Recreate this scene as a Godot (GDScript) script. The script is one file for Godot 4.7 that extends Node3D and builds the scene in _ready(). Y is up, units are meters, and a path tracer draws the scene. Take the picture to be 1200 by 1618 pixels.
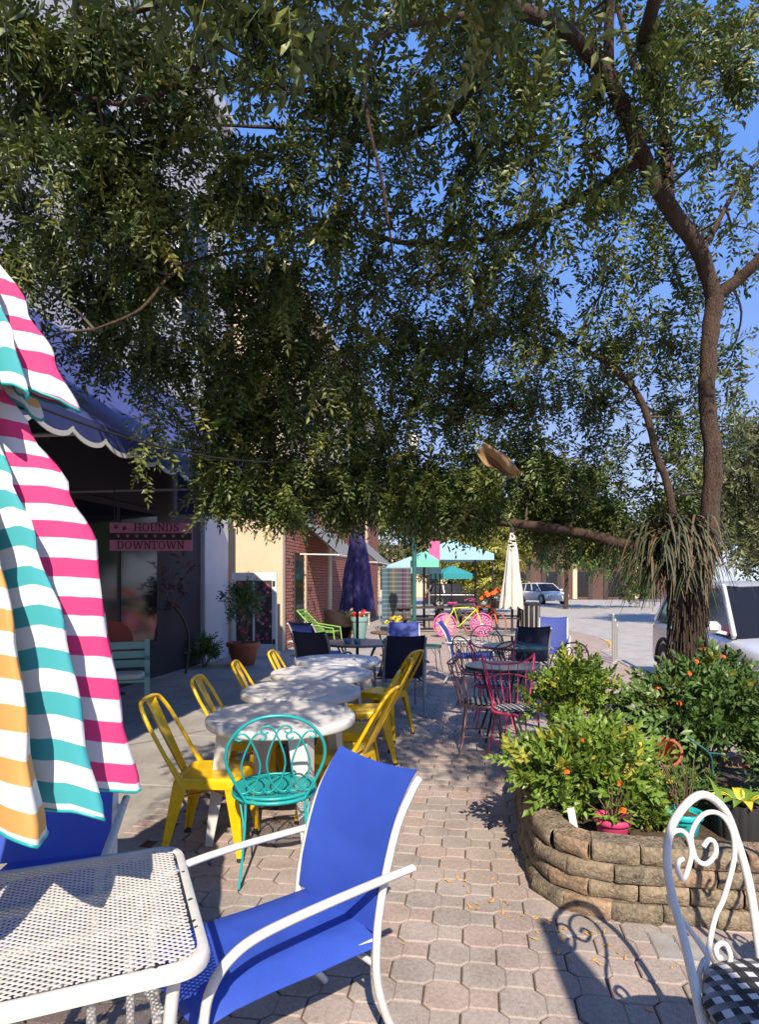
extends Node3D
# An outdoor cafe corner on a street plaza: brick paving, a stone planter with a
# wide tree, rows of garden furniture, a shaded storefront on the left.
# u runs across the street (to the right), w along it (away), both in metres.

const SR := Vector3(0.989, 0.0, 0.148)
const SA := Vector3(0.148, 0.0, -0.989)
const STREET_YAW := -0.1485
const SUN_TRAVEL := Vector3(-0.10, -1.0, -1.2)

var rng := RandomNumberGenerator.new()
var M := {}
var T := {}
var taken := {}


class MB:
	var v := PackedVector3Array()
	var n := PackedVector3Array()
	var uv := PackedVector2Array()

	func tri(a: Vector3, b: Vector3, c: Vector3, na: Vector3, nb: Vector3, nc: Vector3, ua := Vector2.ZERO, ub := Vector2.ZERO, uc := Vector2.ZERO) -> void:
		if (b - a).cross(c - a).dot(na + nb + nc) > 0.0:
			v.append(a); v.append(c); v.append(b)
			n.append(na); n.append(nc); n.append(nb)
			uv.append(ua); uv.append(uc); uv.append(ub)
		else:
			v.append(a); v.append(b); v.append(c)
			n.append(na); n.append(nb); n.append(nc)
			uv.append(ua); uv.append(ub); uv.append(uc)

	func quad(a: Vector3, b: Vector3, c: Vector3, d: Vector3, nn: Vector3, ua := Vector2(0, 0), ub := Vector2(1, 0), uc := Vector2(1, 1), ud := Vector2(0, 1)) -> void:
		tri(a, b, c, nn, nn, nn, ua, ub, uc)
		tri(a, c, d, nn, nn, nn, ua, uc, ud)

	func flat(a: Vector3, b: Vector3, c: Vector3, out: Vector3) -> void:
		var nn := (b - a).cross(c - a).normalized()
		if nn.dot(out) < 0.0:
			nn = -nn
		tri(a, b, c, nn, nn, nn)

	func box(t: Transform3D, s: Vector3, b := 0.0) -> void:
		var h := s * 0.5
		b = minf(b, minf(h.x, minf(h.y, h.z)) * 0.9)
		var corner := func(sx: float, sy: float, sz: float, axis: int) -> Vector3:
			var p := Vector3(sx * (h.x - b), sy * (h.y - b), sz * (h.z - b))
			p[axis] = [sx * h.x, sy * h.y, sz * h.z][axis]
			return t * p
		for axis in 3:
			for s1 in [-1.0, 1.0]:
				var q := []
				for k in [[-1.0, -1.0], [1.0, -1.0], [1.0, 1.0], [-1.0, 1.0]]:
					var sg := Vector3.ZERO
					sg[axis] = s1
					sg[(axis + 1) % 3] = k[0]
					sg[(axis + 2) % 3] = k[1]
					q.append(corner.call(sg.x, sg.y, sg.z, axis))
				var nn := Vector3.ZERO
				nn[axis] = s1
				nn = (t.basis * nn).normalized()
				quad(q[0], q[1], q[2], q[3], nn)
		if b <= 0.0:
			return
		for axis in 3:
			var a1 := (axis + 1) % 3
			var a2 := (axis + 2) % 3
			for s1 in [-1.0, 1.0]:
				for s2 in [-1.0, 1.0]:
					var lo := Vector3.ZERO
					lo[axis] = -1.0; lo[a1] = s1; lo[a2] = s2
					var hi := lo
					hi[axis] = 1.0
					var nn := Vector3.ZERO
					nn[a1] = s1; nn[a2] = s2
					nn = (t.basis * nn).normalized()
					quad(corner.call(lo.x, lo.y, lo.z, a1), corner.call(hi.x, hi.y, hi.z, a1), corner.call(hi.x, hi.y, hi.z, a2), corner.call(lo.x, lo.y, lo.z, a2), nn)
		for sx in [-1.0, 1.0]:
			for sy in [-1.0, 1.0]:
				for sz in [-1.0, 1.0]:
					flat(corner.call(sx, sy, sz, 0), corner.call(sx, sy, sz, 1), corner.call(sx, sy, sz, 2), t.basis * Vector3(sx, sy, sz))

	func bar(a: Vector3, b: Vector3, w: float, h: float, up := Vector3.UP, bev := 0.0) -> void:
		var z := (b - a).normalized()
		var x := up.cross(z)
		x = x.normalized() if x.length() > 0.01 else Vector3.RIGHT
		var y := z.cross(x)
		box(Transform3D(Basis(x, y, z), (a + b) * 0.5), Vector3(w, h, a.distance_to(b)), bev)

	func tube(p: Array, r: Variant, sides := 8, closed := false, sy := 1.0) -> void:
		var cnt := p.size()
		var rings := []
		var dirs := []
		for i in cnt:
			var a: Vector3 = p[(i - 1 + cnt) % cnt] if closed or i > 0 else p[i]
			var b: Vector3 = p[(i + 1) % cnt] if closed or i < cnt - 1 else p[i]
			dirs.append((b - a).normalized())
		var t0: Vector3 = dirs[0]
		var x := (Vector3.UP if absf(t0.y) < 0.9 else Vector3.RIGHT).cross(t0).normalized()
		for i in cnt:
			var tt: Vector3 = dirs[i]
			x = (x - tt * x.dot(tt)).normalized()
			var y := tt.cross(x)
			var rr: float = r[i] if r is Array else r
			var ring := []
			for k in sides:
				var an := TAU * k / sides
				var nn := x * cos(an) + y * sin(an) * sy
				ring.append([p[i] + nn * rr, (x * cos(an) * sy + y * sin(an)).normalized()])
			rings.append(ring)
		var last := cnt if closed else cnt - 1
		for i in last:
			var ra: Array = rings[i]
			var rb: Array = rings[(i + 1) % cnt]
			var off := 0
			if closed and i == cnt - 1:
				var best := 1e9
				for k in sides:
					var dd: float = ra[0][0].distance_to(rb[k][0])
					if dd < best:
						best = dd
						off = k
			for k in sides:
				var k2 := (k + 1) % sides
				var b1: Array = rb[(k + off) % sides]
				var b2: Array = rb[(k2 + off) % sides]
				tri(ra[k][0], ra[k2][0], b2[0], ra[k][1], ra[k2][1], b2[1], Vector2(float(k) / sides, i), Vector2(float(k + 1) / sides, i), Vector2(float(k + 1) / sides, i + 1))
				tri(ra[k][0], b2[0], b1[0], ra[k][1], b2[1], b1[1], Vector2(float(k) / sides, i), Vector2(float(k + 1) / sides, i + 1), Vector2(float(k) / sides, i + 1))
		if not closed:
			for e in [0, cnt - 1]:
				var nn: Vector3 = dirs[e] * (-1.0 if e == 0 else 1.0)
				for k in range(1, sides - 1):
					tri(rings[e][0][0], rings[e][k][0], rings[e][k + 1][0], nn, nn, nn)

	func lathe(prof: Array, segs := 24, t := Transform3D.IDENTITY) -> void:
		var nn := []
		for i in prof.size():
			var a: Vector2 = prof[maxi(i - 1, 0)]
			var b: Vector2 = prof[mini(i + 1, prof.size() - 1)]
			var d := (b - a).normalized()
			nn.append(Vector2(-d.y, d.x) * -1.0)
		for i in prof.size() - 1:
			var p0: Vector2 = prof[i]
			var p1: Vector2 = prof[i + 1]
			var fd := (p1 - p0).normalized()
			var fn := Vector2(fd.y, -fd.x)
			var n0: Vector2 = nn[i] if nn[i].dot(fn) > 0.75 else fn
			var n1: Vector2 = nn[i + 1] if nn[i + 1].dot(fn) > 0.75 else fn
			for k in segs:
				var a := TAU * k / segs
				var b := TAU * (k + 1) / segs
				var ca := Vector2(cos(a), sin(a))
				var cb := Vector2(cos(b), sin(b))
				var q := []
				for e in [[p0, ca, n0], [p0, cb, n0], [p1, cb, n1], [p1, ca, n1]]:
					q.append(t * Vector3(e[0].x * e[1].x, e[0].y, e[0].x * e[1].y))
					q.append((t.basis * Vector3(e[2].x * e[1].x, e[2].y, e[2].x * e[1].y)).normalized())
				if p0.x > 1e-5:
					tri(q[0], q[2], q[4], q[1], q[3], q[5])
				if p1.x > 1e-5:
					tri(q[0], q[4], q[6], q[1], q[5], q[7])

	# a sheet through a grid of points (rows of equal length), smooth
	func sheet(g: Array, uvs: Array = [], flip := false, thick := 0.0, closed := false) -> void:
		var rows := g.size()
		var cols: int = g[0].size()
		var nr := []
		for i in rows:
			var line := []
			for j in cols:
				var j0 := (j - 1 + cols) % cols if closed else maxi(j - 1, 0)
				var j1 := (j + 1) % cols if closed else mini(j + 1, cols - 1)
				var du: Vector3 = g[i][j1] - g[i][j0]
				var dv: Vector3 = g[mini(i + 1, rows - 1)][j] - g[maxi(i - 1, 0)][j]
				var nn := du.cross(dv).normalized()
				line.append(-nn if flip else nn)
			nr.append(line)
		var nc := cols if closed else cols - 1
		for side in (2 if thick > 0.0 else 1):
			var sg := 1.0 if side == 0 else -1.0
			for i in rows - 1:
				for j in nc:
					var j1 := (j + 1) % cols
					var q := []
					for e in [[i, j], [i, j1], [i + 1, j1], [i + 1, j]]:
						var nn: Vector3 = nr[e[0]][e[1]]
						q.append(g[e[0]][e[1]] + nn * (thick * 0.5 * sg))
						q.append(nn * sg)
						q.append(uvs[e[0]][e[1]] if uvs else Vector2.ZERO)
					tri(q[0], q[3], q[6], q[1], q[4], q[7], q[2], q[5], q[8])
					tri(q[0], q[6], q[9], q[1], q[7], q[10], q[2], q[8], q[11])

	func leaf(base: Vector3, dir: Vector3, up: Vector3, l: float, w: float, fold := 0.25, curl := 0.15) -> void:
		var side := dir.cross(up).normalized()
		var nrm := side.cross(dir).normalized()
		var m := base + dir * l * 0.45 - nrm * w * fold
		var tip := base + dir * l - nrm * l * curl
		var a := base + dir * l * 0.42 + side * w * 0.5
		var b := base + dir * l * 0.42 - side * w * 0.5
		flat(base, a, m, nrm); flat(a, tip, m, nrm)
		flat(base, m, b, nrm); flat(m, tip, b, nrm)

	func mesh() -> ArrayMesh:
		var arr := []
		arr.resize(Mesh.ARRAY_MAX)
		arr[Mesh.ARRAY_VERTEX] = v
		arr[Mesh.ARRAY_NORMAL] = n
		arr[Mesh.ARRAY_TEX_UV] = uv
		var m := ArrayMesh.new()
		m.add_surface_from_arrays(Mesh.PRIMITIVE_TRIANGLES, arr)
		return m


func sw(u: float, w: float, y := 0.0) -> Vector3:
	return SR * u + SA * w + Vector3(0, y, 0)


func uw_of(p: Vector3) -> Vector2:
	return Vector2(p.dot(SR), p.dot(SA))


func tf(at := Vector3.ZERO, yaw := 0.0) -> Transform3D:
	return Transform3D(Basis(Vector3.UP, yaw), at)


func smooth(pts: Array, per := 6, closed := false) -> Array:
	var out := []
	var c := pts.size()
	var segs := c if closed else c - 1
	for i in segs:
		var p0: Vector3 = pts[(i - 1 + c) % c] if closed or i > 0 else pts[0]
		var p1: Vector3 = pts[i]
		var p2: Vector3 = pts[(i + 1) % c]
		var p3: Vector3 = pts[(i + 2) % c] if closed or i + 2 < c else pts[c - 1]
		for k in per:
			out.append(p1.cubic_interpolate(p2, p0, p3, float(k) / per))
	if not closed:
		out.append(pts[c - 1])
	return out


func v3(list: Array) -> Array:
	var out := []
	for p in list:
		out.append(Vector3(p[0], p[1], p[2]))
	return out


func numbered(called: String) -> String:
	if not taken.has(called):
		taken[called] = 0
		return called
	taken[called] += 1
	return "%s_%03d" % [called, taken[called]]


func tag(o: Node3D, label: String, category: String, group := "", kind := "") -> void:
	if label: o.set_meta("label", label)
	if category: o.set_meta("category", category)
	if group: o.set_meta("group", group)
	if kind: o.set_meta("kind", kind)


func thing(called: String, label: String, category: String, at := Vector3.ZERO, yaw := 0.0, group := "") -> Node3D:
	var o := Node3D.new()
	o.name = numbered(called)
	add_child(o)
	o.position = at
	o.rotation.y = yaw
	tag(o, label, category, group)
	return o


func part(mb: MB, called: String, m: Material, parent: Node, kind := "") -> MeshInstance3D:
	var o := MeshInstance3D.new()
	o.name = called
	o.mesh = mb.mesh()
	o.material_override = m
	parent.add_child(o, true)
	if kind: o.set_meta("kind", kind)
	return o


func struct_piece(mb: MB, called: String, m: Material) -> MeshInstance3D:
	var o := part(mb, numbered(called), m, self)
	o.set_meta("kind", "structure")
	return o


func copy(src: Node3D, label: String, at: Vector3, yaw: float) -> Node3D:
	var o: Node3D = src.duplicate()
	var base := String(src.name)
	var cut := base.find("_0")
	o.name = numbered(base.substr(0, cut) if cut > 0 else base)
	add_child(o)
	o.position = at
	o.rotation.y = yaw
	o.set_meta("label", label)
	return o


func many(mesh: Mesh, m: Material, list: Array, called: String, parent: Node, colors: Array = []) -> MultiMeshInstance3D:
	var mm := MultiMesh.new()
	mm.transform_format = MultiMesh.TRANSFORM_3D
	mm.use_colors = colors.size() > 0
	mm.mesh = mesh
	mm.instance_count = list.size()
	for i in list.size():
		mm.set_instance_transform(i, list[i])
		if colors: mm.set_instance_color(i, colors[i])
	var o := MultiMeshInstance3D.new()
	o.name = called
	o.multimesh = mm
	o.material_override = m
	parent.add_child(o, true)
	o.set_meta("kind", "stuff")
	return o


# ---------------------------------------------------------------- materials
func lin(r: float, g: float, b: float) -> Color:
	return Color(r, g, b).linear_to_srgb()


# noise layers [frequency, amount] mixed between two linear colours, plus single-pixel grains
func tex(key: String, size: int, layers: Array, grain: float, a: Color, b: Color) -> ImageTexture:
	var fields := []
	for l in layers:
		var nz := FastNoiseLite.new()
		nz.seed = hash(key) % 1000 + fields.size() * 17
		nz.noise_type = FastNoiseLite.TYPE_SIMPLEX_SMOOTH
		nz.frequency = l[0]
		nz.fractal_octaves = 4
		fields.append(nz.get_seamless_image(size, size).get_data())
	var r := RandomNumberGenerator.new()
	r.seed = hash(key)
	var lut := PackedByteArray()
	for i in 256:
		var c := a.lerp(b, i / 255.0).linear_to_srgb()
		lut.append(int(clampf(c.r, 0, 1) * 255)); lut.append(int(clampf(c.g, 0, 1) * 255)); lut.append(int(clampf(c.b, 0, 1) * 255))
	var data := PackedByteArray()
	data.resize(size * size * 3)
	for i in size * size:
		var t := 127.0
		for k in fields.size():
			t += (fields[k][i] - 127.0) * layers[k][1]
		if grain > 0.0:
			t += (r.randf() - 0.5) * 255.0 * grain
		var q := int(clampf(t, 0.0, 255.0)) * 3
		data[i * 3] = lut[q]; data[i * 3 + 1] = lut[q + 1]; data[i * 3 + 2] = lut[q + 2]
	T[key] = ImageTexture.create_from_image(Image.create_from_data(size, size, false, Image.FORMAT_RGB8, data))
	return T[key]


func mat(key: String, c: Color, rough := 0.6, metal := 0.0, tx: Texture2D = null, scale := 1.0, world := true) -> StandardMaterial3D:
	var m := StandardMaterial3D.new()
	m.resource_name = key
	m.albedo_color = c.linear_to_srgb()
	m.roughness = rough
	m.metallic = metal
	if tx:
		m.albedo_texture = tx
		m.uv1_triplanar = true
		m.uv1_world_triplanar = world
		m.uv1_scale = Vector3.ONE * scale
	M[key] = m
	return m


func relief(key: String, tx: Texture2D, depth: float) -> void:
	M[key].heightmap_enabled = true
	M[key].heightmap_texture = tx
	M[key].heightmap_scale = depth


func leafy(key: String, c: Color, through: Color, rough := 0.45) -> void:
	var m := mat(key, c, rough)
	m.backlight_enabled = true
	m.backlight = through.linear_to_srgb()
	m.vertex_color_use_as_albedo = true


func stripes(key: String, colour: Color, white: Color) -> void:
	var im := Image.create(8, 64, false, Image.FORMAT_RGB8)
	for y in 64:
		for x in 8:
			im.set_pixel(x, y, (colour if y < 31 else white).linear_to_srgb())
	var m := mat(key, Color.WHITE, 0.75)
	m.albedo_texture = ImageTexture.create_from_image(im)
	m.backlight_enabled = true
	m.backlight = Color(0.22, 0.2, 0.2).linear_to_srgb()


func make_materials() -> void:
	var W := Color.WHITE
	tex("speckle", 512, [[0.006, 0.5], [0.1, 0.5]], 0.55, Color(0.46, 0.44, 0.42), Color(1, 1, 1))
	tex("bump", 512, [[0.02, 0.6], [0.09, 0.7]], 0.25, Color(0, 0, 0), Color(1, 1, 1))
	tex("stone", 512, [[0.01, 0.7], [0.05, 0.9]], 0.35, Color(0.05, 0.041, 0.03), Color(0.38, 0.3, 0.205))
	tex("concrete", 512, [[0.004, 0.7], [0.03, 0.4]], 0.22, Color(0.22, 0.205, 0.19), Color(0.4, 0.375, 0.345))
	tex("road", 512, [[0.006, 0.7], [0.03, 0.4]], 0.2, Color(0.3, 0.28, 0.26), Color(0.46, 0.43, 0.4))
	tex("bark", 512, [[0.01, 0.5], [0.045, 0.9]], 0.12, Color(0.01, 0.007, 0.005), Color(0.125, 0.075, 0.052))
	tex("soft", 256, [[0.01, 0.7], [0.05, 0.3]], 0.06, Color(0.84, 0.83, 0.81), Color(1.0, 1.0, 1.0))
	tex("worn", 512, [[0.008, 0.6], [0.07, 0.5]], 0.05, Color(0.72, 0.7, 0.66), Color(1.08, 1.08, 1.06))
	tex("brick", 256, [[0.01, 0.5], [0.09, 0.4]], 0.2, Color(0.24, 0.085, 0.065), Color(0.44, 0.19, 0.15))
	tex("soil", 256, [[0.02, 0.6], [0.1, 0.6]], 0.5, Color(0.025, 0.017, 0.01), Color(0.11, 0.075, 0.045))
	tex("weave", 256, [[0.008, 0.6], [0.2, 0.4]], 0.35, Color(0.62, 0.62, 0.66), Color(1.06, 1.06, 1.06))
	var pk := [Color(0.47, 0.385, 0.345), Color(0.45, 0.39, 0.355), Color(0.48, 0.38, 0.34), Color(0.42, 0.37, 0.34), Color(0.465, 0.395, 0.36)]
	for i in pk.size():
		mat("paver%d" % i, pk[i], 0.9, 0.0, T.speckle, 0.7)
		relief("paver%d" % i, T.bump, 0.12)
	mat("paver_mix", W, 0.9, 0.0, T.speckle, 0.7)
	M.paver_mix.vertex_color_use_as_albedo = true
	mat("border", Color(0.4, 0.385, 0.37), 0.9, 0.0, T.speckle, 2.4)
	mat("root_mat", Color(0.05, 0.036, 0.024), 0.9)
	mat("sand", W, 0.95, 0.0, T.soil, 3.0)
	M.sand.albedo_color = lin(1.6, 1.5, 1.4)
	mat("concrete", W, 0.9, 0.0, T.concrete, 0.7); relief("concrete", T.bump, 0.1)
	mat("road", W, 0.9, 0.0, T.road, 0.35)
	mat("far_paving", Color(0.95, 0.78, 0.7), 0.9, 0.0, T.road, 0.5)
	mat("kerb", Color(1.0, 0.97, 0.92), 0.85, 0.0, T.road, 1.0)
	mat("kerb_paint", Color(0.62, 0.42, 0.12), 0.7, 0.0, T.worn, 2.0)
	mat("stone", W, 0.95, 0.0, T.stone, 1.5); relief("stone", T.bump, 1.2)
	mat("stone_pale", Color(1.2, 1.05, 1.0), 0.95, 0.0, T.stone, 1.3); relief("stone_pale", T.bump, 1.2)
	mat("stone_dark", Color(0.82, 0.85, 0.88), 0.95, 0.0, T.stone, 1.7); relief("stone_dark", T.bump, 1.2)
	mat("bark", W, 0.9, 0.0, T.bark, 3.0); relief("bark", T.bump, 2.0)
	M.bark.uv1_scale = Vector3(3.2, 0.8, 3.2)
	mat("soil", W, 0.95, 0.0, T.soil, 4.0)
	mat("white_paint", Color(0.68, 0.68, 0.68), 0.35, 0.0, T.worn, 5.0)
	mat("white_plastic", Color(0.7, 0.7, 0.7), 0.42, 0.0, T.soft, 3.0)
	mat("blue_sling", Color(0.034, 0.09, 0.5), 0.6, 0.0, T.weave, 2.2)
	mat("navy_sling", Color(0.012, 0.017, 0.06), 0.65, 0.0, T.weave, 9.0)
	mat("blue_sling_dull", Color(0.03, 0.06, 0.3), 0.65, 0.0, T.weave, 9.0)
	mat("grey_frame", Color(0.36, 0.36, 0.37), 0.4, 0.2, T.worn, 5.0)
	mat("yellow_paint", Color(0.78, 0.5, 0.006), 0.28, 0.0, T.worn, 4.0)
	mat("dark_foot", Color(0.02, 0.02, 0.02), 0.7)
	mat("turquoise_paint", Color(0.015, 0.38, 0.4), 0.35, 0.0, T.worn, 6.0)
	mat("teal_paint", Color(0.03, 0.12, 0.12), 0.45, 0.0, T.worn, 6.0)
	mat("pink_paint", Color(0.62, 0.045, 0.17), 0.4, 0.0, T.worn, 6.0)
	mat("mauve_paint", Color(0.3, 0.17, 0.18), 0.5, 0.0, T.worn, 6.0)
	mat("plum_paint", Color(0.12, 0.045, 0.06), 0.45, 0.0, T.worn, 6.0)
	mat("dark_top", Color(0.045, 0.045, 0.045), 0.3, 0.0, T.worn, 3.0)
	mat("teal_top", Color(0.05, 0.11, 0.115), 0.3, 0.0, T.worn, 3.0)
	mat("grey_top", Color(0.2, 0.21, 0.2), 0.3, 0.0, T.worn, 3.0)
	mat("black_metal", Color(0.018, 0.018, 0.02), 0.5)
	mat("terracotta", Color(0.4, 0.12, 0.06), 0.8, 0.0, T.worn, 5.0)
	mat("pink_pot", Color(0.6, 0.06, 0.16), 0.5, 0.0, T.soft, 5.0)
	mat("aqua_pot", Color(0.02, 0.5, 0.52), 0.4, 0.0, T.soft, 5.0)
	mat("black_pot", Color(0.03, 0.032, 0.034), 0.6, 0.0, T.soft, 5.0)
	mat("pale_teal", Color(0.22, 0.38, 0.36), 0.6, 0.0, T.worn, 4.0)
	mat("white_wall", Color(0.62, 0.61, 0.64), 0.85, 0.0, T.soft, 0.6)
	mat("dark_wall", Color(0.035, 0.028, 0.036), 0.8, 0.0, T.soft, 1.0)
	mat("dark_glass", Color(0.012, 0.012, 0.015), 0.08)
	mat("cream_wall", Color(0.62, 0.5, 0.36), 0.85, 0.0, T.soft, 0.8)
	mat("brick", W, 0.9, 0.0, T.brick, 3.0)
	mat("mortar", Color(0.16, 0.085, 0.07), 0.95, 0.0, T.soft, 2.0)
	mat("awning_blue", Color(0.05, 0.072, 0.25), 0.8, 0.0, T.weave, 2.0)
	M.awning_blue.backlight_enabled = true
	M.awning_blue.backlight = lin(0.02, 0.02, 0.06)
	mat("trim_white", Color(0.74, 0.73, 0.72), 0.7, 0.0, T.soft, 2.0)
	mat("awning_grey", Color(0.2, 0.2, 0.205), 0.8, 0.0, T.soft, 1.0)
	mat("sign_pink", Color(0.42, 0.14, 0.27), 0.6)
	mat("sign_black", Color(0.012, 0.01, 0.012), 0.6)
	mat("lime_paint", Color(0.2, 0.42, 0.08), 0.4)
	mat("wicker", Color(0.16, 0.09, 0.045), 0.8, 0.0, T.bark, 8.0)
	mat("wood", Color(0.16, 0.1, 0.06), 0.8, 0.0, T.worn, 3.0)
	mat("dark_wood", Color(0.05, 0.035, 0.03), 0.8, 0.0, T.worn, 3.0)
	mat("purple_cloth", Color(0.045, 0.035, 0.16), 0.8, 0.0, T.weave, 4.0)
	mat("white_cloth", Color(0.7, 0.66, 0.6), 0.8, 0.0, T.soft, 2.0)
	mat("sky_cloth", Color(0.3, 0.52, 0.62), 0.8)
	mat("mint_cloth", Color(0.16, 0.55, 0.4), 0.8)
	mat("teal_cloth", Color(0.02, 0.25, 0.27), 0.8)
	for k in ["sky_cloth", "mint_cloth", "teal_cloth", "white_cloth"]:
		M[k].backlight_enabled = true
		M[k].backlight = lin(0.1, 0.12, 0.12)
	mat("silver_paint", Color(0.66, 0.67, 0.68), 0.25, 0.25)
	M.silver_paint.clearcoat_enabled = true
	M.silver_paint.clearcoat = 0.6
	mat("car_white", Color(0.7, 0.7, 0.69), 0.3)
	mat("car_black", Color(0.015, 0.015, 0.017), 0.25)
	mat("tyre", Color(0.018, 0.018, 0.018), 0.85)
	mat("rim", Color(0.4, 0.4, 0.41), 0.35, 0.6)
	mat("orange", Color(0.75, 0.13, 0.012), 0.6)
	mat("red_petal", Color(0.55, 0.03, 0.02), 0.6)
	mat("yellow_petal", Color(0.75, 0.55, 0.04), 0.6)
	mat("bike_pink", Color(0.65, 0.12, 0.28), 0.4)
	mat("bike_lime", Color(0.5, 0.62, 0.03), 0.4)
	mat("magenta", Color(0.4, 0.03, 0.2), 0.5)
	mat("dry_leaf", Color(0.32, 0.2, 0.1), 0.8, 0.0, T.worn, 9.0)
	mat("fallen_leaf", Color(0.55, 0.3, 0.07), 0.8)
	mat("strap_leaf", Color(0.05, 0.06, 0.028), 0.6, 0.0, T.worn, 9.0)
	mat("dry_strap", Color(0.14, 0.095, 0.05), 0.8, 0.0, T.worn, 9.0)
	mat("fresh_leaf", Color(0.14, 0.24, 0.03), 0.45)
	mat("stem", Color(0.13, 0.1, 0.055), 0.85)
	mat("twig", Color(0.085, 0.065, 0.045), 0.9)
	mat("red_disc", Color(0.4, 0.06, 0.03), 0.6)
	mat("mint_paint", Color(0.2, 0.4, 0.36), 0.5)
	mat("far_brick", Color(0.11, 0.06, 0.05), 0.9, 0.0, T.soft, 1.0)
	mat("far_dark", Color(0.05, 0.04, 0.04), 0.9)
	mat("cable", Color(0.015, 0.015, 0.015), 0.6)
	mat("lens", Color(0.2, 0.35, 0.5), 0.1)
	leafy("tree_leaf", W, Color(0.2, 0.25, 0.05), 0.45)
	leafy("bush_leaf", W, Color(0.12, 0.16, 0.03), 0.45)
	stripes("stripe_pink", Color(0.74, 0.045, 0.2), Color(0.68, 0.67, 0.69))
	stripes("stripe_aqua", Color(0.05, 0.37, 0.42), Color(0.68, 0.69, 0.71))
	stripes("stripe_gold", Color(0.62, 0.33, 0.1), Color(0.66, 0.66, 0.65))
	# gingham: white squares on black
	var gi := Image.create(64, 64, false, Image.FORMAT_RGB8)
	for y in 64:
		for x in 64:
			var on := x < 32 and y < 32
			var half := (x < 32) != (y < 32)
			gi.set_pixel(x, y, lin(0.66, 0.65, 0.64) if on else (lin(0.03, 0.03, 0.032) if half else lin(0.012, 0.012, 0.013)))
	T.gingham = ImageTexture.create_from_image(gi)
	mat("gingham", W, 0.85, 0.0, T.gingham, 22.0, false)
	# a dark display panel strewn with pink, red and white shapes
	var mu := Image.create(128, 192, false, Image.FORMAT_RGB8)
	mu.fill(lin(0.04, 0.038, 0.042))
	rng.seed = 77
	for i in 130:
		var cc: Color = [lin(0.5, 0.06, 0.13), lin(0.35, 0.03, 0.04), lin(0.55, 0.4, 0.4), lin(0.5, 0.14, 0.2), lin(0.12, 0.05, 0.03)][rng.randi() % 5]
		var cx := rng.randi_range(4, 123)
		var cy := rng.randi_range(6, 186)
		var rad := rng.randf_range(2.0, 8.0)
		for y in range(maxi(0, cy - 9), mini(192, cy + 9)):
			for x in range(maxi(0, cx - 9), mini(128, cx + 9)):
				var an := atan2(y - cy, x - cx)
				if Vector2(x - cx, y - cy).length() < rad * (0.75 + 0.25 * cos(an * 5.0 + i)):
					mu.set_pixel(x, y, cc)
	T.mural = ImageTexture.create_from_image(mu)
	mat("mural", W, 0.6)
	M.mural.albedo_texture = T.mural
	# bicycle wheel covers: petals in pink, white and purple
	for which in 2:
		var wi := Image.create(96, 96, false, Image.FORMAT_RGB8)
		for y in 96:
			for x in 96:
				var p := Vector2(x - 47.5, y - 47.5) / 47.5
				var an := p.angle()
				var rr := p.length()
				var pet := cos(an * (6 if which == 0 else 9) + which)
				var c := lin(0.5, 0.06, 0.3) if pet > 0.25 else (lin(0.68, 0.5, 0.6) if pet > -0.35 else (lin(0.6, 0.2, 0.08) if which == 0 else lin(0.25, 0.03, 0.06)))
				if rr > 0.5 and absf(cos(rr * 12.0 + an * 3.0)) < 0.35:
					c = lin(0.3, 0.12, 0.5) if which == 0 else lin(0.7, 0.2, 0.36)
				if rr < 0.16:
					c = lin(0.75, 0.7, 0.72)
				wi.set_pixel(x, y, c)
		T["wheel%d" % which] = ImageTexture.create_from_image(wi)
		mat("wheel%d" % which, W, 0.5)
		M["wheel%d" % which].albedo_texture = T["wheel%d" % which]
	# a woven hanging with broad upright stripes crossed by thin pale lines
	var hg := Image.create(96, 96, false, Image.FORMAT_RGB8)
	var bands := [lin(0.05, 0.11, 0.14), lin(0.05, 0.075, 0.085), lin(0.11, 0.1, 0.07), lin(0.05, 0.075, 0.09), lin(0.08, 0.035, 0.07), lin(0.08, 0.085, 0.085)]
	for y in 96:
		for x in 96:
			var c: Color = bands[x / 16]
			if y % 12 < 3: c = c.lerp(lin(0.3, 0.32, 0.33), 0.5)
			hg.set_pixel(x, y, c)
	T.hanging = ImageTexture.create_from_image(hg)
	mat("hanging", W, 0.85)
	M.hanging.albedo_texture = T.hanging


# ---------------------------------------------------------------- setting
const PLANTER := [0.2, 2.4, 2.93, 4.95, 0.42]   # u from, u to, w from, w to, corner radius


func planter_path(inset: float, step: float) -> Array:
	# points [position, outward] round the planter at even spacing
	var u0: float = PLANTER[0] + inset
	var u1: float = PLANTER[1] - inset
	var w0: float = PLANTER[2] + inset
	var w1: float = PLANTER[3] - inset
	var r: float = maxf(PLANTER[4] - inset, 0.05)
	var dense := []
	for c in [[u1 - r, w0 + r, -PI / 2], [u1 - r, w1 - r, 0.0], [u0 + r, w1 - r, PI / 2], [u0 + r, w0 + r, PI]]:
		for k in 13:
			var a: float = c[2] + PI / 2 * k / 12.0
			dense.append(Vector2(c[0] + r * cos(a), c[1] + r * sin(a)))
	dense.append(dense[0])
	var total := 0.0
	for i in dense.size() - 1:
		total += dense[i].distance_to(dense[i + 1])
	var cnt := maxi(int(round(total / step)), 8)
	var out := []
	var want := 0.0
	var run := 0.0
	for i in dense.size() - 1:
		var seg: float = dense[i].distance_to(dense[i + 1])
		while out.size() < cnt and want <= run + seg:
			var t := (want - run) / maxf(seg, 1e-6)
			out.append(dense[i].lerp(dense[i + 1], t))
			want += total / cnt
		run += seg
	return out


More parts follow.
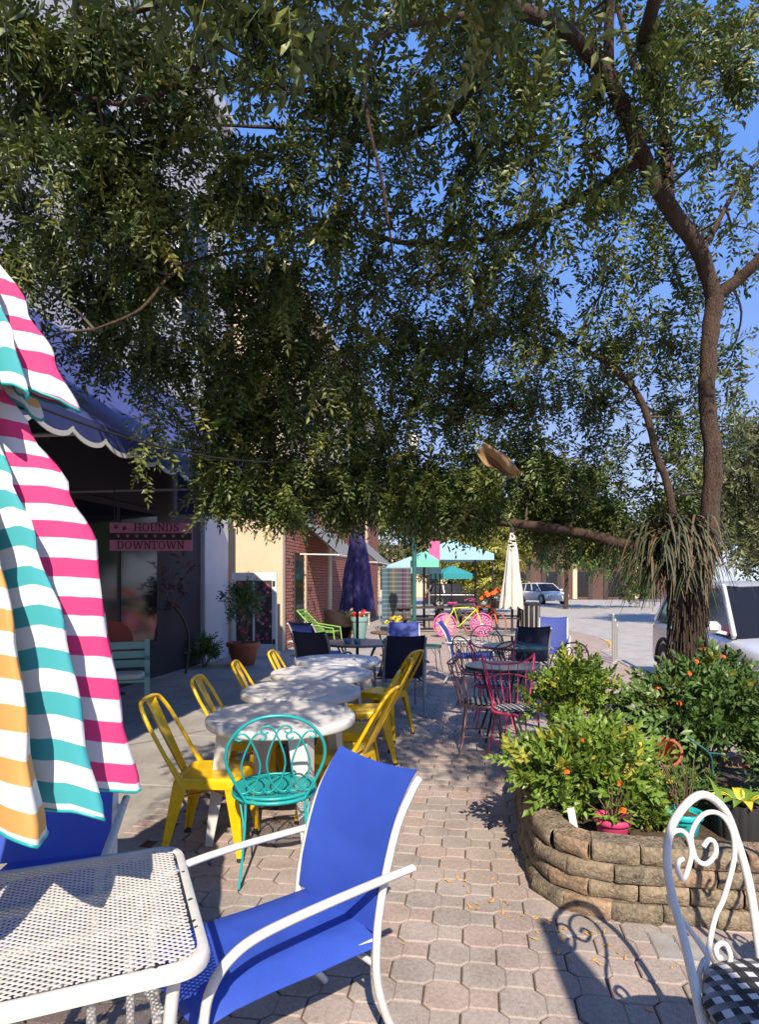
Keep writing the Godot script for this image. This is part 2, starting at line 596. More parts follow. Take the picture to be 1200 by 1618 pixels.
func in_planter(q: Vector2, grow: float) -> bool:
	var c := Vector2((PLANTER[0] + PLANTER[1]) * 0.5, (PLANTER[2] + PLANTER[3]) * 0.5)
	var h := Vector2((PLANTER[1] - PLANTER[0]) * 0.5, (PLANTER[3] - PLANTER[2]) * 0.5)
	var r: float = PLANTER[4]
	var d := (q - c).abs() - h + Vector2(r, r)
	return Vector2(maxf(d.x, 0), maxf(d.y, 0)).length() + minf(maxf(d.x, d.y), 0.0) - r < grow


func prism(outline: PackedVector2Array, top: float, bottom: float) -> MB:
	var mb := MB.new()
	var idx := Geometry2D.triangulate_polygon(outline)
	for i in range(0, idx.size(), 3):
		var a := sw(outline[idx[i]].x, outline[idx[i]].y, top)
		var b := sw(outline[idx[i + 1]].x, outline[idx[i + 1]].y, top)
		var c := sw(outline[idx[i + 2]].x, outline[idx[i + 2]].y, top)
		mb.tri(a, b, c, Vector3.UP, Vector3.UP, Vector3.UP)
	var mid := Vector2.ZERO
	for p in outline:
		mid += p / outline.size()
	for i in outline.size():
		var p := outline[i]
		var q := outline[(i + 1) % outline.size()]
		var e := (q - p).normalized()
		var nn := Vector2(e.y, -e.x)
		if Geometry2D.is_point_in_polygon((p + q) * 0.5 + nn * 0.01, outline):
			nn = -nn
		mb.quad(sw(p.x, p.y, bottom), sw(q.x, q.y, bottom), sw(q.x, q.y, top), sw(p.x, p.y, top), SR * nn.x + SA * nn.y)
	return mb


func paver_mesh() -> ArrayMesh:
	# an octagon with a square tail, each chamfered; a shallow groove marks the neck
	var oct := [Vector2(0.085, 0.055), Vector2(0.055, 0.085), Vector2(-0.055, 0.085), Vector2(-0.085, 0.055), Vector2(-0.085, -0.055), Vector2(-0.055, -0.085), Vector2(0.055, -0.085), Vector2(0.085, -0.055)]
	var sqr := [Vector2(0.195, 0.055), Vector2(0.085, 0.055), Vector2(0.085, -0.055), Vector2(0.195, -0.055)]
	var mb := MB.new()
	for q in [[oct, Vector2.ZERO, 7], [sqr, Vector2(0.14, 0), 1]]:
		var c: Vector2 = q[1]
		var n: int = q[0].size()
		var rim := []
		var top := []
		for k in n:
			var p: Vector2 = q[0][k]
			rim.append(p - Vector2(signf(p.x - c.x), 0) * (0.0 if absf(p.x - 0.085) < 0.001 else 0.0033) - Vector2(0, signf(p.y)) * 0.0033)
			top.append(c + (rim[k] - c) * (0.94 if n == 8 else 0.9))
		for i in n:
			var j := (i + 1) % n
			var a := Vector3(top[i].x, 0, -top[i].y)
			var b := Vector3(top[j].x, 0, -top[j].y)
			var ra := Vector3(rim[i].x, -0.0045, -rim[i].y)
			var rb := Vector3(rim[j].x, -0.0045, -rim[j].y)
			var out := (a + b) * 0.5 - Vector3(c.x, 0, -c.y)
			var e := (b - a).cross(Vector3.UP).normalized()
			if e.dot(out) < 0.0: e = -e
			mb.tri(Vector3(c.x, 0.0006, -c.y), a, b, Vector3.UP, Vector3.UP, Vector3.UP)
			mb.quad(a, b, rb, ra, (e + Vector3.UP * 1.2).normalized())
			if i != q[2]:
				var dn := Vector3(0, -0.028, 0)
				mb.quad(ra, rb, rb + dn, ra + dn, e)
	return mb.mesh()


func build_ground() -> void:
	# road: one sheet to the horizon, a kerb's height below the plaza
	var mb := MB.new()
	mb.quad(Vector3(-260, -0.13, 40), Vector3(260, -0.13, 40), Vector3(260, -0.13, -400), Vector3(-260, -0.13, -400), Vector3.UP)
	struct_piece(mb, "road", M.road)
	var edge := PackedVector2Array([Vector2(-2.13, -6), Vector2(2.75, -6), Vector2(2.75, 14.6), Vector2(3.1, 15.3), Vector2(3.3, 16.4), Vector2(3.35, 18.0), Vector2(3.0, 20.0), Vector2(2.2, 23.0), Vector2(1.0, 26.5), Vector2(-2.13, 28)])
	# plaza: sand bed with the pavers set in it
	var bed := prism(PackedVector2Array([Vector2(-2.13, -6), Vector2(2.72, -6), Vector2(2.72, 9.4), Vector2(-2.13, 9.4)]), -0.011, -0.13)
	var plaza := struct_piece(bed, "paving", M.sand)
	var far := PackedVector2Array([Vector2(-2.13, 9.402), Vector2(2.72, 9.402)])
	for i in range(2, edge.size()):
		far.append(edge[i])
	struct_piece(prism(far, -0.002, -0.13), "paving_beyond", M.far_paving)
	var pm := paver_mesh()
	var c := 0.14
	var spots := []
	for j in range(-8, 68):
		for i in range(-16, 20):
			if (i + j) % 2 != 0: continue
			var u := i * c + 0.035
			var w := j * c
			if u - 0.085 < -2.135 or u + 0.195 > 2.71 or w < -1.0: continue
			if in_planter(Vector2(u + 0.05, w), -0.26): continue
			spots.append(Vector2(u, w))
	spots.sort_custom(func(a: Vector2, b: Vector2) -> bool: return a.y < b.y)
	var near := 0
	var rest := []
	var tint := []
	for s in spots:
		var p := sw(s.x, s.y, rng.randf_range(-0.0016, 0.0016))
		var t := Transform3D(Basis(Vector3.UP, STREET_YAW + rng.randf_range(-0.012, 0.012)) * Basis(Vector3(rng.randf_range(-1, 1), 0, rng.randf_range(-1, 1)).normalized(), rng.randf_range(0, 0.007)), p)
		var k := rng.randi() % 5
		var px := p.x / maxf(-p.z, 0.1)
		if near < 300 and -p.z > 2.05 and absf(px) < 0.64:
			var o := MeshInstance3D.new()
			o.name = "paver"
			o.mesh = pm
			o.material_override = M["paver%d" % k]
			o.transform = t
			plaza.add_child(o, true)
			near += 1
		else:
			rest.append(t)
			tint.append(M["paver%d" % k].albedo_color.srgb_to_linear())
	many(pm, M.paver_mix, rest, "pavers", plaza, tint)
	# grey border blocks along the planter's front
	for k in 18:
		var b := MB.new()
		b.box(tf(sw(0.8 + k * 0.106, 2.83 + rng.randf_range(-0.004, 0.004), -0.013), STREET_YAW + rng.randf_range(-0.02, 0.02)), Vector3(0.1, 0.04, 0.2), 0.006)
		part(b, "border_block", M.border, plaza)
	for k in 76:   # edging course against the pavement slabs
		var b := MB.new()
		b.box(tf(sw(-2.04, 1.6 + k * 0.103, -0.0135 + rng.randf_range(-0.001, 0.001)), STREET_YAW + rng.randf_range(-0.015, 0.015)), Vector3(0.195, 0.04, 0.097), 0.005)
		part(b, "border_block", M["paver%d" % (k * 7 % 5)], plaza)
	# kerb stones round the plaza
	var run := []
	for i in range(1, edge.size() - 1):
		var a := edge[i]
		var b := edge[i + 1]
		var cnt := maxi(1, int(round(a.distance_to(b) / 0.9)))
		for k in cnt:
			run.append([a.lerp(b, float(k) / cnt), a.lerp(b, float(k + 1) / cnt)])
	var kerb := struct_piece(prism(PackedVector2Array([Vector2(2.76, -6), Vector2(2.86, -6), Vector2(2.86, 1), Vector2(2.76, 1)]), 0.005, -0.13), "kerb", M.kerb)
	for s in run:
		if s[0].y < 1.0: continue
		var b := MB.new()
		var d: Vector2 = (s[1] - s[0]).normalized()
		var off := Vector2(d.y, -d.x) * 0.085
		var p0: Vector2 = s[0] + off + d * 0.004
		var p1: Vector2 = s[1] + off - d * 0.004
		b.bar(sw(p0.x, p0.y, -0.06), sw(p1.x, p1.y, -0.06), 0.16, 0.15, Vector3.UP, 0.02)
		part(b, "kerb_stone", M.kerb_paint if s[0].y > 14.9 and s[0].y < 17.0 else M.kerb, kerb)
	# pavement slabs in front of the shops
	var bedw := prism(PackedVector2Array([Vector2(-5.2, -6), Vector2(-2.14, -6), Vector2(-2.14, 30), Vector2(-5.2, 30)]), -0.02, -0.13)
	var side := struct_piece(bedw, "sidewalk", M.sand)
	for j in range(-2, 20):
		for i in 2:
			var b := MB.new()
			b.box(tf(sw(-4.43 + i * 1.53, j * 1.5 + 0.75, -0.03 + rng.randf_range(-0.001, 0.001)), STREET_YAW), Vector3(1.522, 0.06, 1.49), 0.006)
			part(b, "slab", M.concrete, side)


func build_planter() -> void:
	var t := thing("stone_planter", "low curved planter wall of rough brown stone blocks in four courses", "planter", sw(0.9, 2.93))
	var inv := t.transform.affine_inverse()
	for course in 4:
		var pts := planter_path(0.075 + course * 0.006, 0.226)
		var cnt := pts.size()
		for i in cnt:
			var a: Vector2 = pts[i]
			var b: Vector2 = pts[(i + 1) % cnt]
			if course % 2 == 1:
				var c: Vector2 = pts[(i + 2) % cnt]
				a = a.lerp(b, 0.5)
				b = b.lerp(c, 0.5)
			var top := course == 3
			var d := (b - a).normalized()
			var out := Vector2(d.y, -d.x)
			var gap := rng.randf_range(0.004, 0.016) if top else rng.randf_range(0.002, 0.006)
			a += d * gap
			b -= d * gap
			var push := rng.randf_range(-0.008, 0.01) * (1.8 if top else 1.0)
			var y0 := course * 0.083
			var hgt := 0.08 + (rng.randf_range(0.0, 0.008) if top else 0.0)
			var mb := MB.new()
			rough_block(mb, a + out * push, b + out * (push + rng.randf_range(-0.006, 0.006)), out, y0 - (0.012 if course == 0 else 0.0), y0 + hgt, inv)
			var o := part(mb, "stone", [M.stone, M.stone_pale, M.stone_dark, M.stone][rng.randi() % 4], t)
			if top: o.rotation = Vector3.ZERO
	var soil := []
	var ring := planter_path(0.12, 0.2)
	var mb := MB.new()
	var mid := sw(1.3, 3.95, 0.31)
	for i in ring.size():
		var a: Vector2 = ring[i]
		var b: Vector2 = ring[(i + 1) % ring.size()]
		mb.flat(inv * mid, inv * sw(a.x, a.y, 0.25), inv * sw(b.x, b.y, 0.25), Vector3.UP)
	part(mb, "soil", M.soil, t)


func rough_block(mb: MB, a: Vector2, b: Vector2, out: Vector2, y0: float, y1: float, inv: Transform3D) -> void:
	# a split-faced block: outer face bowed and jittered, edges chamfered
	var dep := 0.15
	var rows := [[y0, 0.014], [y0 + 0.012, 0.002], [(y0 + y1) * 0.5, -0.004], [y1 - 0.014, 0.001], [y1, 0.016]]
	var g := []
	var cols := 6
	for r in rows:
		var line := []
		for k in cols:
			var t := [0.0, 0.06, 0.35, 0.66, 0.94, 1.0][k] as float
			var edge := 0.014 if k == 0 or k == cols - 1 else 0.0
			var p: Vector2 = a.lerp(b, t) - out * (r[1] + edge + rng.randf_range(-0.005, 0.005))
			line.append(inv * sw(p.x, p.y, r[0] + rng.randf_range(-0.002, 0.002)))
		g.append(line)
	mb.sheet(g)
	var back_a := a - out * dep
	var back_b := b - out * dep
	var top := []
	for k in cols: top.append(g[4][k])
	top.append(inv * sw(back_b.x, back_b.y, y1)); top.append(inv * sw(back_a.x, back_a.y, y1))
	for k in range(1, top.size() - 1): mb.flat(top[0], top[k], top[k + 1], Vector3.UP)
	for e in [[0, back_a, a - b], [cols - 1, back_b, b - a]]:
		var o3: Vector3 = SR * e[2].x + SA * e[2].y
		mb.flat(g[0][e[0]], g[4][e[0]], inv * sw(e[1].x, e[1].y, y1), o3)
		mb.flat(g[0][e[0]], inv * sw(e[1].x, e[1].y, y1), inv * sw(e[1].x, e[1].y, y0), o3)
	var bo := -(SR * out.x + SA * out.y)
	mb.flat(inv * sw(back_a.x, back_a.y, y0), inv * sw(back_a.x, back_a.y, y1), inv * sw(back_b.x, back_b.y, y1), bo)
	mb.flat(inv * sw(back_a.x, back_a.y, y0), inv * sw(back_b.x, back_b.y, y1), inv * sw(back_b.x, back_b.y, y0), bo)


func wall_box(u0: float, u1: float, w0: float, w1: float, y0: float, y1: float, inv: Transform3D, bev := 0.01) -> MB:
	var mb := MB.new()
	mb.box(inv * tf(sw((u0 + u1) * 0.5, (w0 + w1) * 0.5, (y0 + y1) * 0.5), STREET_YAW), Vector3(u1 - u0, y1 - y0, w1 - w0), bev)
	return mb


func build_shops() -> void:
	# --- pale building with the shaded storefront
	var t := thing("pale_building", "tall pale lavender-white building with a dark storefront under its awning", "building", sw(-5.05, 6))
	var inv := t.transform.affine_inverse()
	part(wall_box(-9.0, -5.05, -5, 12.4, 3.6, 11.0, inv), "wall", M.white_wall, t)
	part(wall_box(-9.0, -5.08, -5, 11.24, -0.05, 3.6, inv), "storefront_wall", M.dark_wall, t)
	part(wall_box(-9.0, -5.0, 11.26, 12.4, -0.05, 3.6, inv), "pilaster", M.white_wall, t)
	part(wall_box(-5.3, -4.9, -5, 12.5, 10.7, 11.12, inv, 0.03), "cornice", M.white_wall, t)
	for k in 4:
		var w := 1.5 + k * 2.9
		var win := part(wall_box(-5.06, -5.01, w, w + 1.3, 6.0, 8.2, inv), "window", M.trim_white, t)
		part(wall_box(-5.04, -4.995, w + 0.12, w + 0.61, 6.12, 8.08, inv, 0.0), "pane", M.dark_glass, win)
		part(wall_box(-5.04, -4.995, w + 0.69, w + 1.18, 6.12, 8.08, inv, 0.0), "pane", M.dark_glass, win)
	for k in 3:
		var w := 1.0 + k * 3.1
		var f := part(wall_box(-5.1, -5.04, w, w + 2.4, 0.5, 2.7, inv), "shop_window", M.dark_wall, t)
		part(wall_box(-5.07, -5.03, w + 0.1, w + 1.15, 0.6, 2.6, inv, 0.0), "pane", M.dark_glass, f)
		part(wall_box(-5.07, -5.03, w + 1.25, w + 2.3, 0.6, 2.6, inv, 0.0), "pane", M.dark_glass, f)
	# --- its awning: sloped blue cloth, scalloped valance with white edging
	var aw := thing("storefront_awning", "sloped blue awning with a white-edged scalloped valance over the dark storefront", "awning", sw(-5.0, 6, 2.5))
	inv = aw.transform.affine_inverse()
	var w0 := 1.2
	var w1 := 10.2
	var g := []
	for i in 9:
		var line := []
		for k in 31:
			var f := i / 8.0
			var sag := 0.025 * sin(f * PI) + 0.008 * absf(sin(k * PI / 5.0)) * sin(f * PI)
			line.append(inv * sw(lerpf(-5.03, -2.63, f), lerpf(w0, w1, k / 30.0), lerpf(4.66, 2.66, f) - sag))
		g.append(line)
	var mb := MB.new()
	mb.sheet(g, [], false, 0.006)
	part(mb, "canopy", M.awning_blue, aw)
	for e in [w0, w1]:   # end panels
		var en := MB.new()
		var oo := SA * (-1.0 if e == w0 else 1.0)
		en.flat(inv * sw(-5.03, e, 4.6), inv * sw(-5.03, e, 2.7), inv * sw(-2.66, e, 2.64), oo)
		en.flat(inv * sw(-5.03, e, 2.7), inv * sw(-2.66, e, 2.64), inv * sw(-2.66, e, 2.5), oo)
		part(en, "end_panel", M.awning_blue, aw)
	var val := MB.new()
	var trim := MB.new()
	var low := []
	var top := []
	var lowt := []
	var per := 0.375
	var steps := int((w1 - w0) / per)
	for k in steps:
		for q in 8:
			var f := q / 7.0
			var w := w0 + (k + f * 0.98) * per
			var dip := 0.075 * pow(sin(PI * clampf(f * 0.9 + 0.1, 0, 1)), 0.6) - 0.03 * (1.0 - f) * 0.0 + 0.02 * f
			var y := 2.585 - dip
			top.append(inv * sw(-2.63, w, 2.66))
			low.append(inv * sw(-2.622, w, y))
			lowt.append(inv * sw(-2.61, w, y + 0.006))
	val.sheet([top, low], [], false, 0.004)
	var lo2 := []
	for p in lowt: lo2.append(p - Vector3(0, 0.034, 0))
	trim.sheet([lowt, lo2], [], false, 0.008)
	var vo := part(val, "valance", M.awning_blue, aw)
	part(trim, "edging", M.trim_white, vo)
	var fr := MB.new()
	fr.tube([inv * sw(-2.67, w0, 2.64), inv * sw(-2.67, w1, 2.64)], 0.018, 6)
	for k in 4:
		var w := w0 + 0.3 + k * (w1 - w0 - 0.6) / 3.0
		fr.tube([inv * sw(-5.03, w, 2.64), inv * sw(-2.67, w, 2.64)], 0.016, 6)
	part(fr, "frame", M.grey_frame, aw)
	# --- hanging sign, facing along the pavement
	var c := Vector3(-2.53, 2.04, -7.0)
	var sg := thing("hanging_sign", "pink hanging sign with black lettering and a band of paw prints under awning", "sign", c, 0.04)
	mb = MB.new()
	mb.box(tf(), Vector3(0.9, 0.31, 0.025), 0.004)
	part(mb, "board", M.sign_pink, sg)
	mb = MB.new()
	mb.box(tf(Vector3(0, 0.0, 0.015)), Vector3(0.9, 0.075, 0.008))
	var band := part(mb, "band", M.sign_black, sg)
	for k in 8:
		mb = MB.new()
		paw(mb, Transform3D(Basis(Vector3.RIGHT, PI / 2), Vector3(-0.35 + k * 0.1, 0, 0.0205)), 0.02)
		part(mb, "paw_print", M.sign_pink, band)
	var font := SystemFont.new()
	font.font_names = PackedStringArray(["Droid Serif"])
	for row in [["HOUNDS", 0.06, 0.098, 0.115], ["DOWNTOWN", 0.0, -0.098, 0.115]]:
		var tm := TextMesh.new()
		tm.text = row[0]
		tm.font = font
		tm.font_size = 32
		tm.pixel_size = row[3] / 32.0
		tm.depth = 0.006
		var o := MeshInstance3D.new()
		o.name = "lettering"
		o.mesh = tm
		o.material_override = M.sign_black
		o.position = Vector3(row[1], row[2], 0.0165)
		sg.add_child(o, true)
	for k in 2:   # two paws before the first word
		mb = MB.new()
		paw(mb, Transform3D(Basis(Vector3.RIGHT, PI / 2) * Basis(Vector3.UP, -0.5), Vector3(-0.38 + k * 0.09, 0.1 - k * 0.015, 0.0165)), 0.026)
		part(mb, "paw_print", M.sign_black, sg)
	for s in [-0.4, 0.4]:
		mb = MB.new()
		mb.tube([Vector3(s, 0.15, 0), Vector3(s, 0.65, 0)], 0.005, 5)
		part(mb, "hanger", M.black_metal, sg)
	# --- brick building with cream end wall
	var br := thing("brick_building", "red brick shop building with cream end wall and dark paw-print marks", "building", sw(-4.2, 20))
	inv = br.transform.affine_inverse()
	part(wall_box(-9.0, -4.26, 13.65, 28.0, -0.05, 4.4, inv), "wall", M.mortar, br)
	part(wall_box(-9.0, -4.16, 13.42, 13.62, -0.05, 8.2, inv), "end_wall", M.cream_wall, br)
	part(wall_box(-9.0, -4.22, 13.65, 28.0, 4.4, 8.2, inv), "upper_wall", M.cream_wall, br)
	part(wall_box(-4.5, -3.98, 13.3, 28.1, 8.2, 8.55, inv, 0.05), "cornice", M.cream_wall, br)
	part(wall_box(-4.5, -4.1, 13.36, 28.1, 4.36, 4.5, inv, 0.02), "string_course", M.cream_wall, br)
	for k in 5:
		var w := 15.0 + k * 2.6
		var win := part(wall_box(-4.23, -4.19, w, w + 1.1, 5.2, 7.4, inv), "window", M.trim_white, br)
		part(wall_box(-4.22, -4.18, w + 0.1, w + 1.0, 5.3, 7.3, inv, 0.0), "pane", M.dark_glass, win)
	var bm := MB.new()
	bm.box(Transform3D.IDENTITY, Vector3(0.05, 0.063, 0.203), 0.004)
	var bmesh := bm.mesh()
	var list := []
	for r in 57:
		for k in 68:
			var w := 13.77 + k * 0.213 + (0.1065 if r % 2 else 0.0)
			var y := 0.04 + r * 0.0765
			if w > 27.9: continue
			if w > 14.5 and w < 15.55 and y < 2.25: continue
			if w > 20.9 and w < 22.1 and y < 2.25: continue
			list.append(inv * tf(sw(-4.25 + rng.randf_range(-0.003, 0.003), w, y), STREET_YAW))
	many(bmesh, M.brick, list, "bricks", br)
	for w in [14.6, 21.0]:
		var dr := part(wall_box(-4.27, -4.24, w, w + 0.9, 0.0, 2.2, inv, 0.0), "door", M.dark_wood, br)
		part(wall_box(-4.25, -4.235, w + 0.15, w + 0.75, 0.9, 2.05, inv, 0.0), "pane", M.dark_glass, dr)
		part(wall_box(-4.27, -4.2, w + 0.9, w + 1.02, 0.0, 2.25, inv), "jamb", M.cream_wall, br)
		part(wall_box(-4.27, -4.2, w - 0.1, w, 0.0, 2.25, inv), "jamb", M.dark_wood, br)
		part(wall_box(-4.2, -3.75, w - 0.1, w + 1.0, -0.01, 0.13, inv, 0.02), "doorstep", M.concrete, br)
	for w in [18.0, 24.5]:
		part(wall_box(-4.26, -4.17, w, w + 0.35, 0.0, 4.36, inv), "pilaster", M.cream_wall, br)
	for k in 34:
		var w := rng.randf_range(13.8, 24.0)
		if w > 14.4 and w < 15.7: w -= 0.7 if w < 15.0 else -0.8
		var y := rng.randf_range(0.3, 2.3)
		mb = MB.new()
		var bs := Basis(SR.cross(Vector3.UP).normalized(), SR, Vector3.UP) * Basis(Vector3.UP, rng.randf_range(-0.7, 0.7))
		paw(mb, inv * Transform3D(bs, sw(-4.218, w, y)), 0.075)
		part(mb, "paw_print", M.plum_paint, br)
	for a in [[14.9, 18.2, 0.95], [21.0, 24.4, 0.95]]:
		var ga := thing("shop_awning", "grey sloped awning nearest on the brick wall above the door" if a[0] < 16 else "farther grey sloped awning on the brick wall", "awning", sw(-4.2, a[0], 2.9), 0.0, "grey awnings on the brick wall")
		inv = ga.transform.affine_inverse()
		mb = MB.new()
		mb.sheet([[inv * sw(-4.19, a[0], 3.05), inv * sw(-4.19, a[1], 3.05)], [inv * sw(-4.19 + a[2], a[0], 2.2), inv * sw(-4.19 + a[2], a[1], 2.2)]], [], false, 0.03)
		part(mb, "canopy", M.awning_grey, ga)
		mb = MB.new()
		mb.tube([inv * sw(-4.19 + a[2], a[0], 2.18), inv * sw(-4.19 + a[2], a[1], 2.18)], 0.025, 6)
		for w in [a[0] + 0.02, a[1] - 0.02]:
			mb.tube([inv * sw(-4.19, w, 2.2), inv * sw(-4.19 + a[2], w, 2.18)], 0.02, 6)
		part(mb, "frame", M.trim_white, ga)
	# --- white gate with a dark floral panel between the two buildings
	var gt := thing("garden_gate", "white framed gate with dark floral panel beside the brick wall", "gate", sw(-4.52, 12.6), STREET_YAW)
	var wd := 0.98
	for s in [-1, 1]:
		mb = MB.new(); mb.box(tf(Vector3(s * (wd * 0.5 - 0.05), 0.9, 0)), Vector3(0.1, 1.66, 0.06), 0.008)
		part(mb, "stile", M.trim_white, gt)
		mb = MB.new(); mb.box(tf(Vector3(wd * 0.5 - 0.05, 0.9 + s * 0.6, 0.045)), Vector3(0.05, 0.1, 0.03), 0.004)
		part(mb, "hinge", M.black_metal, gt)
	for y in [0.16, 1.64]:
		mb = MB.new(); mb.box(tf(Vector3(0, y, 0)), Vector3(wd - 0.202, 0.17, 0.055), 0.008)
		part(mb, "rail", M.trim_white, gt)
	mb = MB.new()
	mb.quad(Vector3(-0.4, 0.24, 0.012), Vector3(0.4, 0.24, 0.012), Vector3(0.4, 1.56, 0.012), Vector3(-0.4, 1.56, 0.012), Vector3.BACK, Vector2(0, 1), Vector2(1, 1), Vector2(1, 0), Vector2(0, 0))
	mb.quad(Vector3(-0.4, 0.24, -0.012), Vector3(0.4, 0.24, -0.012), Vector3(0.4, 1.56, -0.012), Vector3(-0.4, 1.56, -0.012), Vector3.FORWARD)
	part(mb, "panel", M.mural, gt)
	mb = MB.new(); mb.box(tf(Vector3(0.0, 0.9, 0.022)), Vector3(0.04, 1.31, 0.018), 0.002)
	part(mb, "mullion", M.trim_white, gt)
	mb = MB.new(); mb.box(tf(Vector3(-0.46, 0.04, -0.1)), Vector3(0.06, 0.08, 0.3), 0.004); mb.box(tf(Vector3(0.46, 0.04, -0.1)), Vector3(0.06, 0.08, 0.3), 0.004)
	part(mb, "foot", M.trim_white, gt)


func paw(mb: MB, t: Transform3D, r: float) -> void:
	# flat pad and four toes, lying in the local x-z plane
	for d in [[0.0, 0.15, 0.62, 0.5], [-0.75, -0.45, 0.26, 0.34], [-0.28, -0.85, 0.26, 0.36], [0.28, -0.85, 0.26, 0.36], [0.75, -0.45, 0.26, 0.34]]:
		var c := Vector3(d[0] * r, 0, d[1] * r)
		for k in 8:
			var a := TAU * k / 8.0
			var b := TAU * (k + 1) / 8.0
			var nn := t.basis.y.normalized()
			mb.tri(t * c, t * (c + Vector3(cos(a) * d[2], 0, sin(a) * d[3]) * r), t * (c + Vector3(cos(b) * d[2], 0, sin(b) * d[3]) * r), nn, nn, nn)


# ---------------------------------------------------------------- furniture
func facing(fx: float, fz: float) -> float:
	return atan2(fx, fz)


func loft(mb: MB, rings: Array, per := 5, cap := true) -> void:
	# rounded rectangles [half x, half z, corner radius, y], lower ring last; cap on the first
	var g := []
	for r in rings:
		var line := []
		for c in [[1, 1, 0.0], [-1, 1, PI / 2], [-1, -1, PI], [1, -1, PI * 1.5]]:
			for k in per:
				var a: float = c[2] + PI / 2 * k / (per - 1.0)
				line.append(Vector3(c[0] * (r[0] - r[2]) + cos(a) * r[2], r[3], c[1] * (r[1] - r[2]) + sin(a) * r[2]))
		g.append(line)
	mb.sheet(g, [], false, 0.0, true)
	if cap:
		for k in g[0].size():
			mb.tri(Vector3(0, rings[0][3], 0), g[0][k], g[0][(k + 1) % g[0].size()], Vector3.UP, Vector3.UP, Vector3.UP)


func vee(mb: MB, top: Vector3, foot: Vector3, w0: float, w1: float, th: float, rot := 0.0) -> void:
	# an angle-section leg: two plates that meet at the outer corner
	var o := Vector3(foot.x, 0, foot.z)
	for s in [0, 1]:
		var inw := Vector3(-signf(o.x), 0, 0) if s == 0 else Vector3(0, 0, -signf(o.z))
		inw = Basis(Vector3.UP, rot) * inw
		var nn := Vector3.UP.cross(inw).normalized()
		if nn.dot(o) < 0.0: nn = -nn
		var q := [top, top + inw * w0, foot + inw * w1, foot]
		mb.quad(q[0], q[1], q[2], q[3], nn)
		mb.quad(q[0] - nn * th, q[1] - nn * th, q[2] - nn * th, q[3] - nn * th, -nn)
		mb.quad(q[1], q[1] - nn * th, q[2] - nn * th, q[2], inw)
		mb.quad(q[3], q[2], q[2] - nn * th, q[3] - nn * th, Vector3.DOWN)


func make_yellow_chair() -> Node3D:
	var t := thing("yellow_chair", "", "chair", Vector3.ZERO, 0.0, "yellow metal chairs at the white tables")
	var mb := MB.new()
	loft(mb, [[0.15, 0.15, 0.03, 0.446], [0.172, 0.172, 0.04, 0.452], [0.182, 0.182, 0.045, 0.448], [0.188, 0.188, 0.045, 0.435], [0.192, 0.192, 0.045, 0.392], [0.188, 0.188, 0.045, 0.392], [0.184, 0.184, 0.042, 0.43]])
	part(mb, "seat", M.yellow_paint, t)
	for sx in [-1.0, 1.0]:
		for sz in [-1.0, 1.0]:
			mb = MB.new()
			vee(mb, Vector3(sx * 0.184, 0.43, sz * 0.184), Vector3(sx * 0.215, 0.012, sz * (0.215 if sz > 0 else 0.25)), 0.085, 0.03, 0.005)
			var lg := part(mb, "leg", M.yellow_paint, t)
			mb = MB.new()
			mb.box(tf(Vector3(sx * 0.2, 0.012, sz * (0.2 if sz > 0 else 0.235))), Vector3(0.036, 0.024, 0.036), 0.004)
			part(mb, "foot_cap", M.dark_foot, lg)
	mb = MB.new()
	var half := [Vector3(-0.186, 0.405, -0.13), Vector3(-0.188, 0.47, -0.17), Vector3(-0.186, 0.62, -0.255), Vector3(-0.178, 0.76, -0.335), Vector3(-0.14, 0.845, -0.385), Vector3(-0.07, 0.866, -0.397)]
	var full := half.duplicate()
	full.append(Vector3(0, 0.868, -0.398))
	for k in range(half.size() - 1, -1, -1):
		full.append(Vector3(-half[k].x, half[k].y, half[k].z))
	mb.tube(smooth(full, 5), 0.0125, 8)
	part(mb, "back_hoop", M.yellow_paint, t)
	var g := []
	for i in 10:
		var f := i / 9.0
		var line := []
		for k in 7:
			var x := (k / 6.0 - 0.5)
			var wd := lerpf(0.085, 0.15, f)
			line.append(Vector3(x * wd, lerpf(0.44, 0.86, f), lerpf(-0.182, -0.39, f) - 0.02 * (1.0 - 4.0 * x * x) * (0.4 + f)))
		g.append(line)
	mb = MB.new()
	mb.sheet(g, [], true, 0.006)
	part(mb, "back_slat", M.yellow_paint, t)
	mb = MB.new()
	for s in [-1.0, 1.0]:
		var gg := []   # side flanges that stiffen the hoop
		for i in 7:
			var f := i / 6.0
			var p := Vector3(s * 0.188, lerpf(0.43, 0.7, f), lerpf(-0.15, -0.302, f))
			gg.append([p, p + Vector3(-s * 0.012, -0.02, 0.05 * (1.0 - f))])
		mb.sheet(gg, [], false, 0.005)
	part(mb, "flange", M.yellow_paint, t)
	mb = MB.new()
	mb.bar(Vector3(-0.17, 0.33, -0.2), Vector3(0.17, 0.33, 0.18), 0.022, 0.004)
	mb.bar(Vector3(0.17, 0.326, -0.2), Vector3(-0.17, 0.326, 0.18), 0.022, 0.004)
	part(mb, "brace", M.yellow_paint, t)
	return t


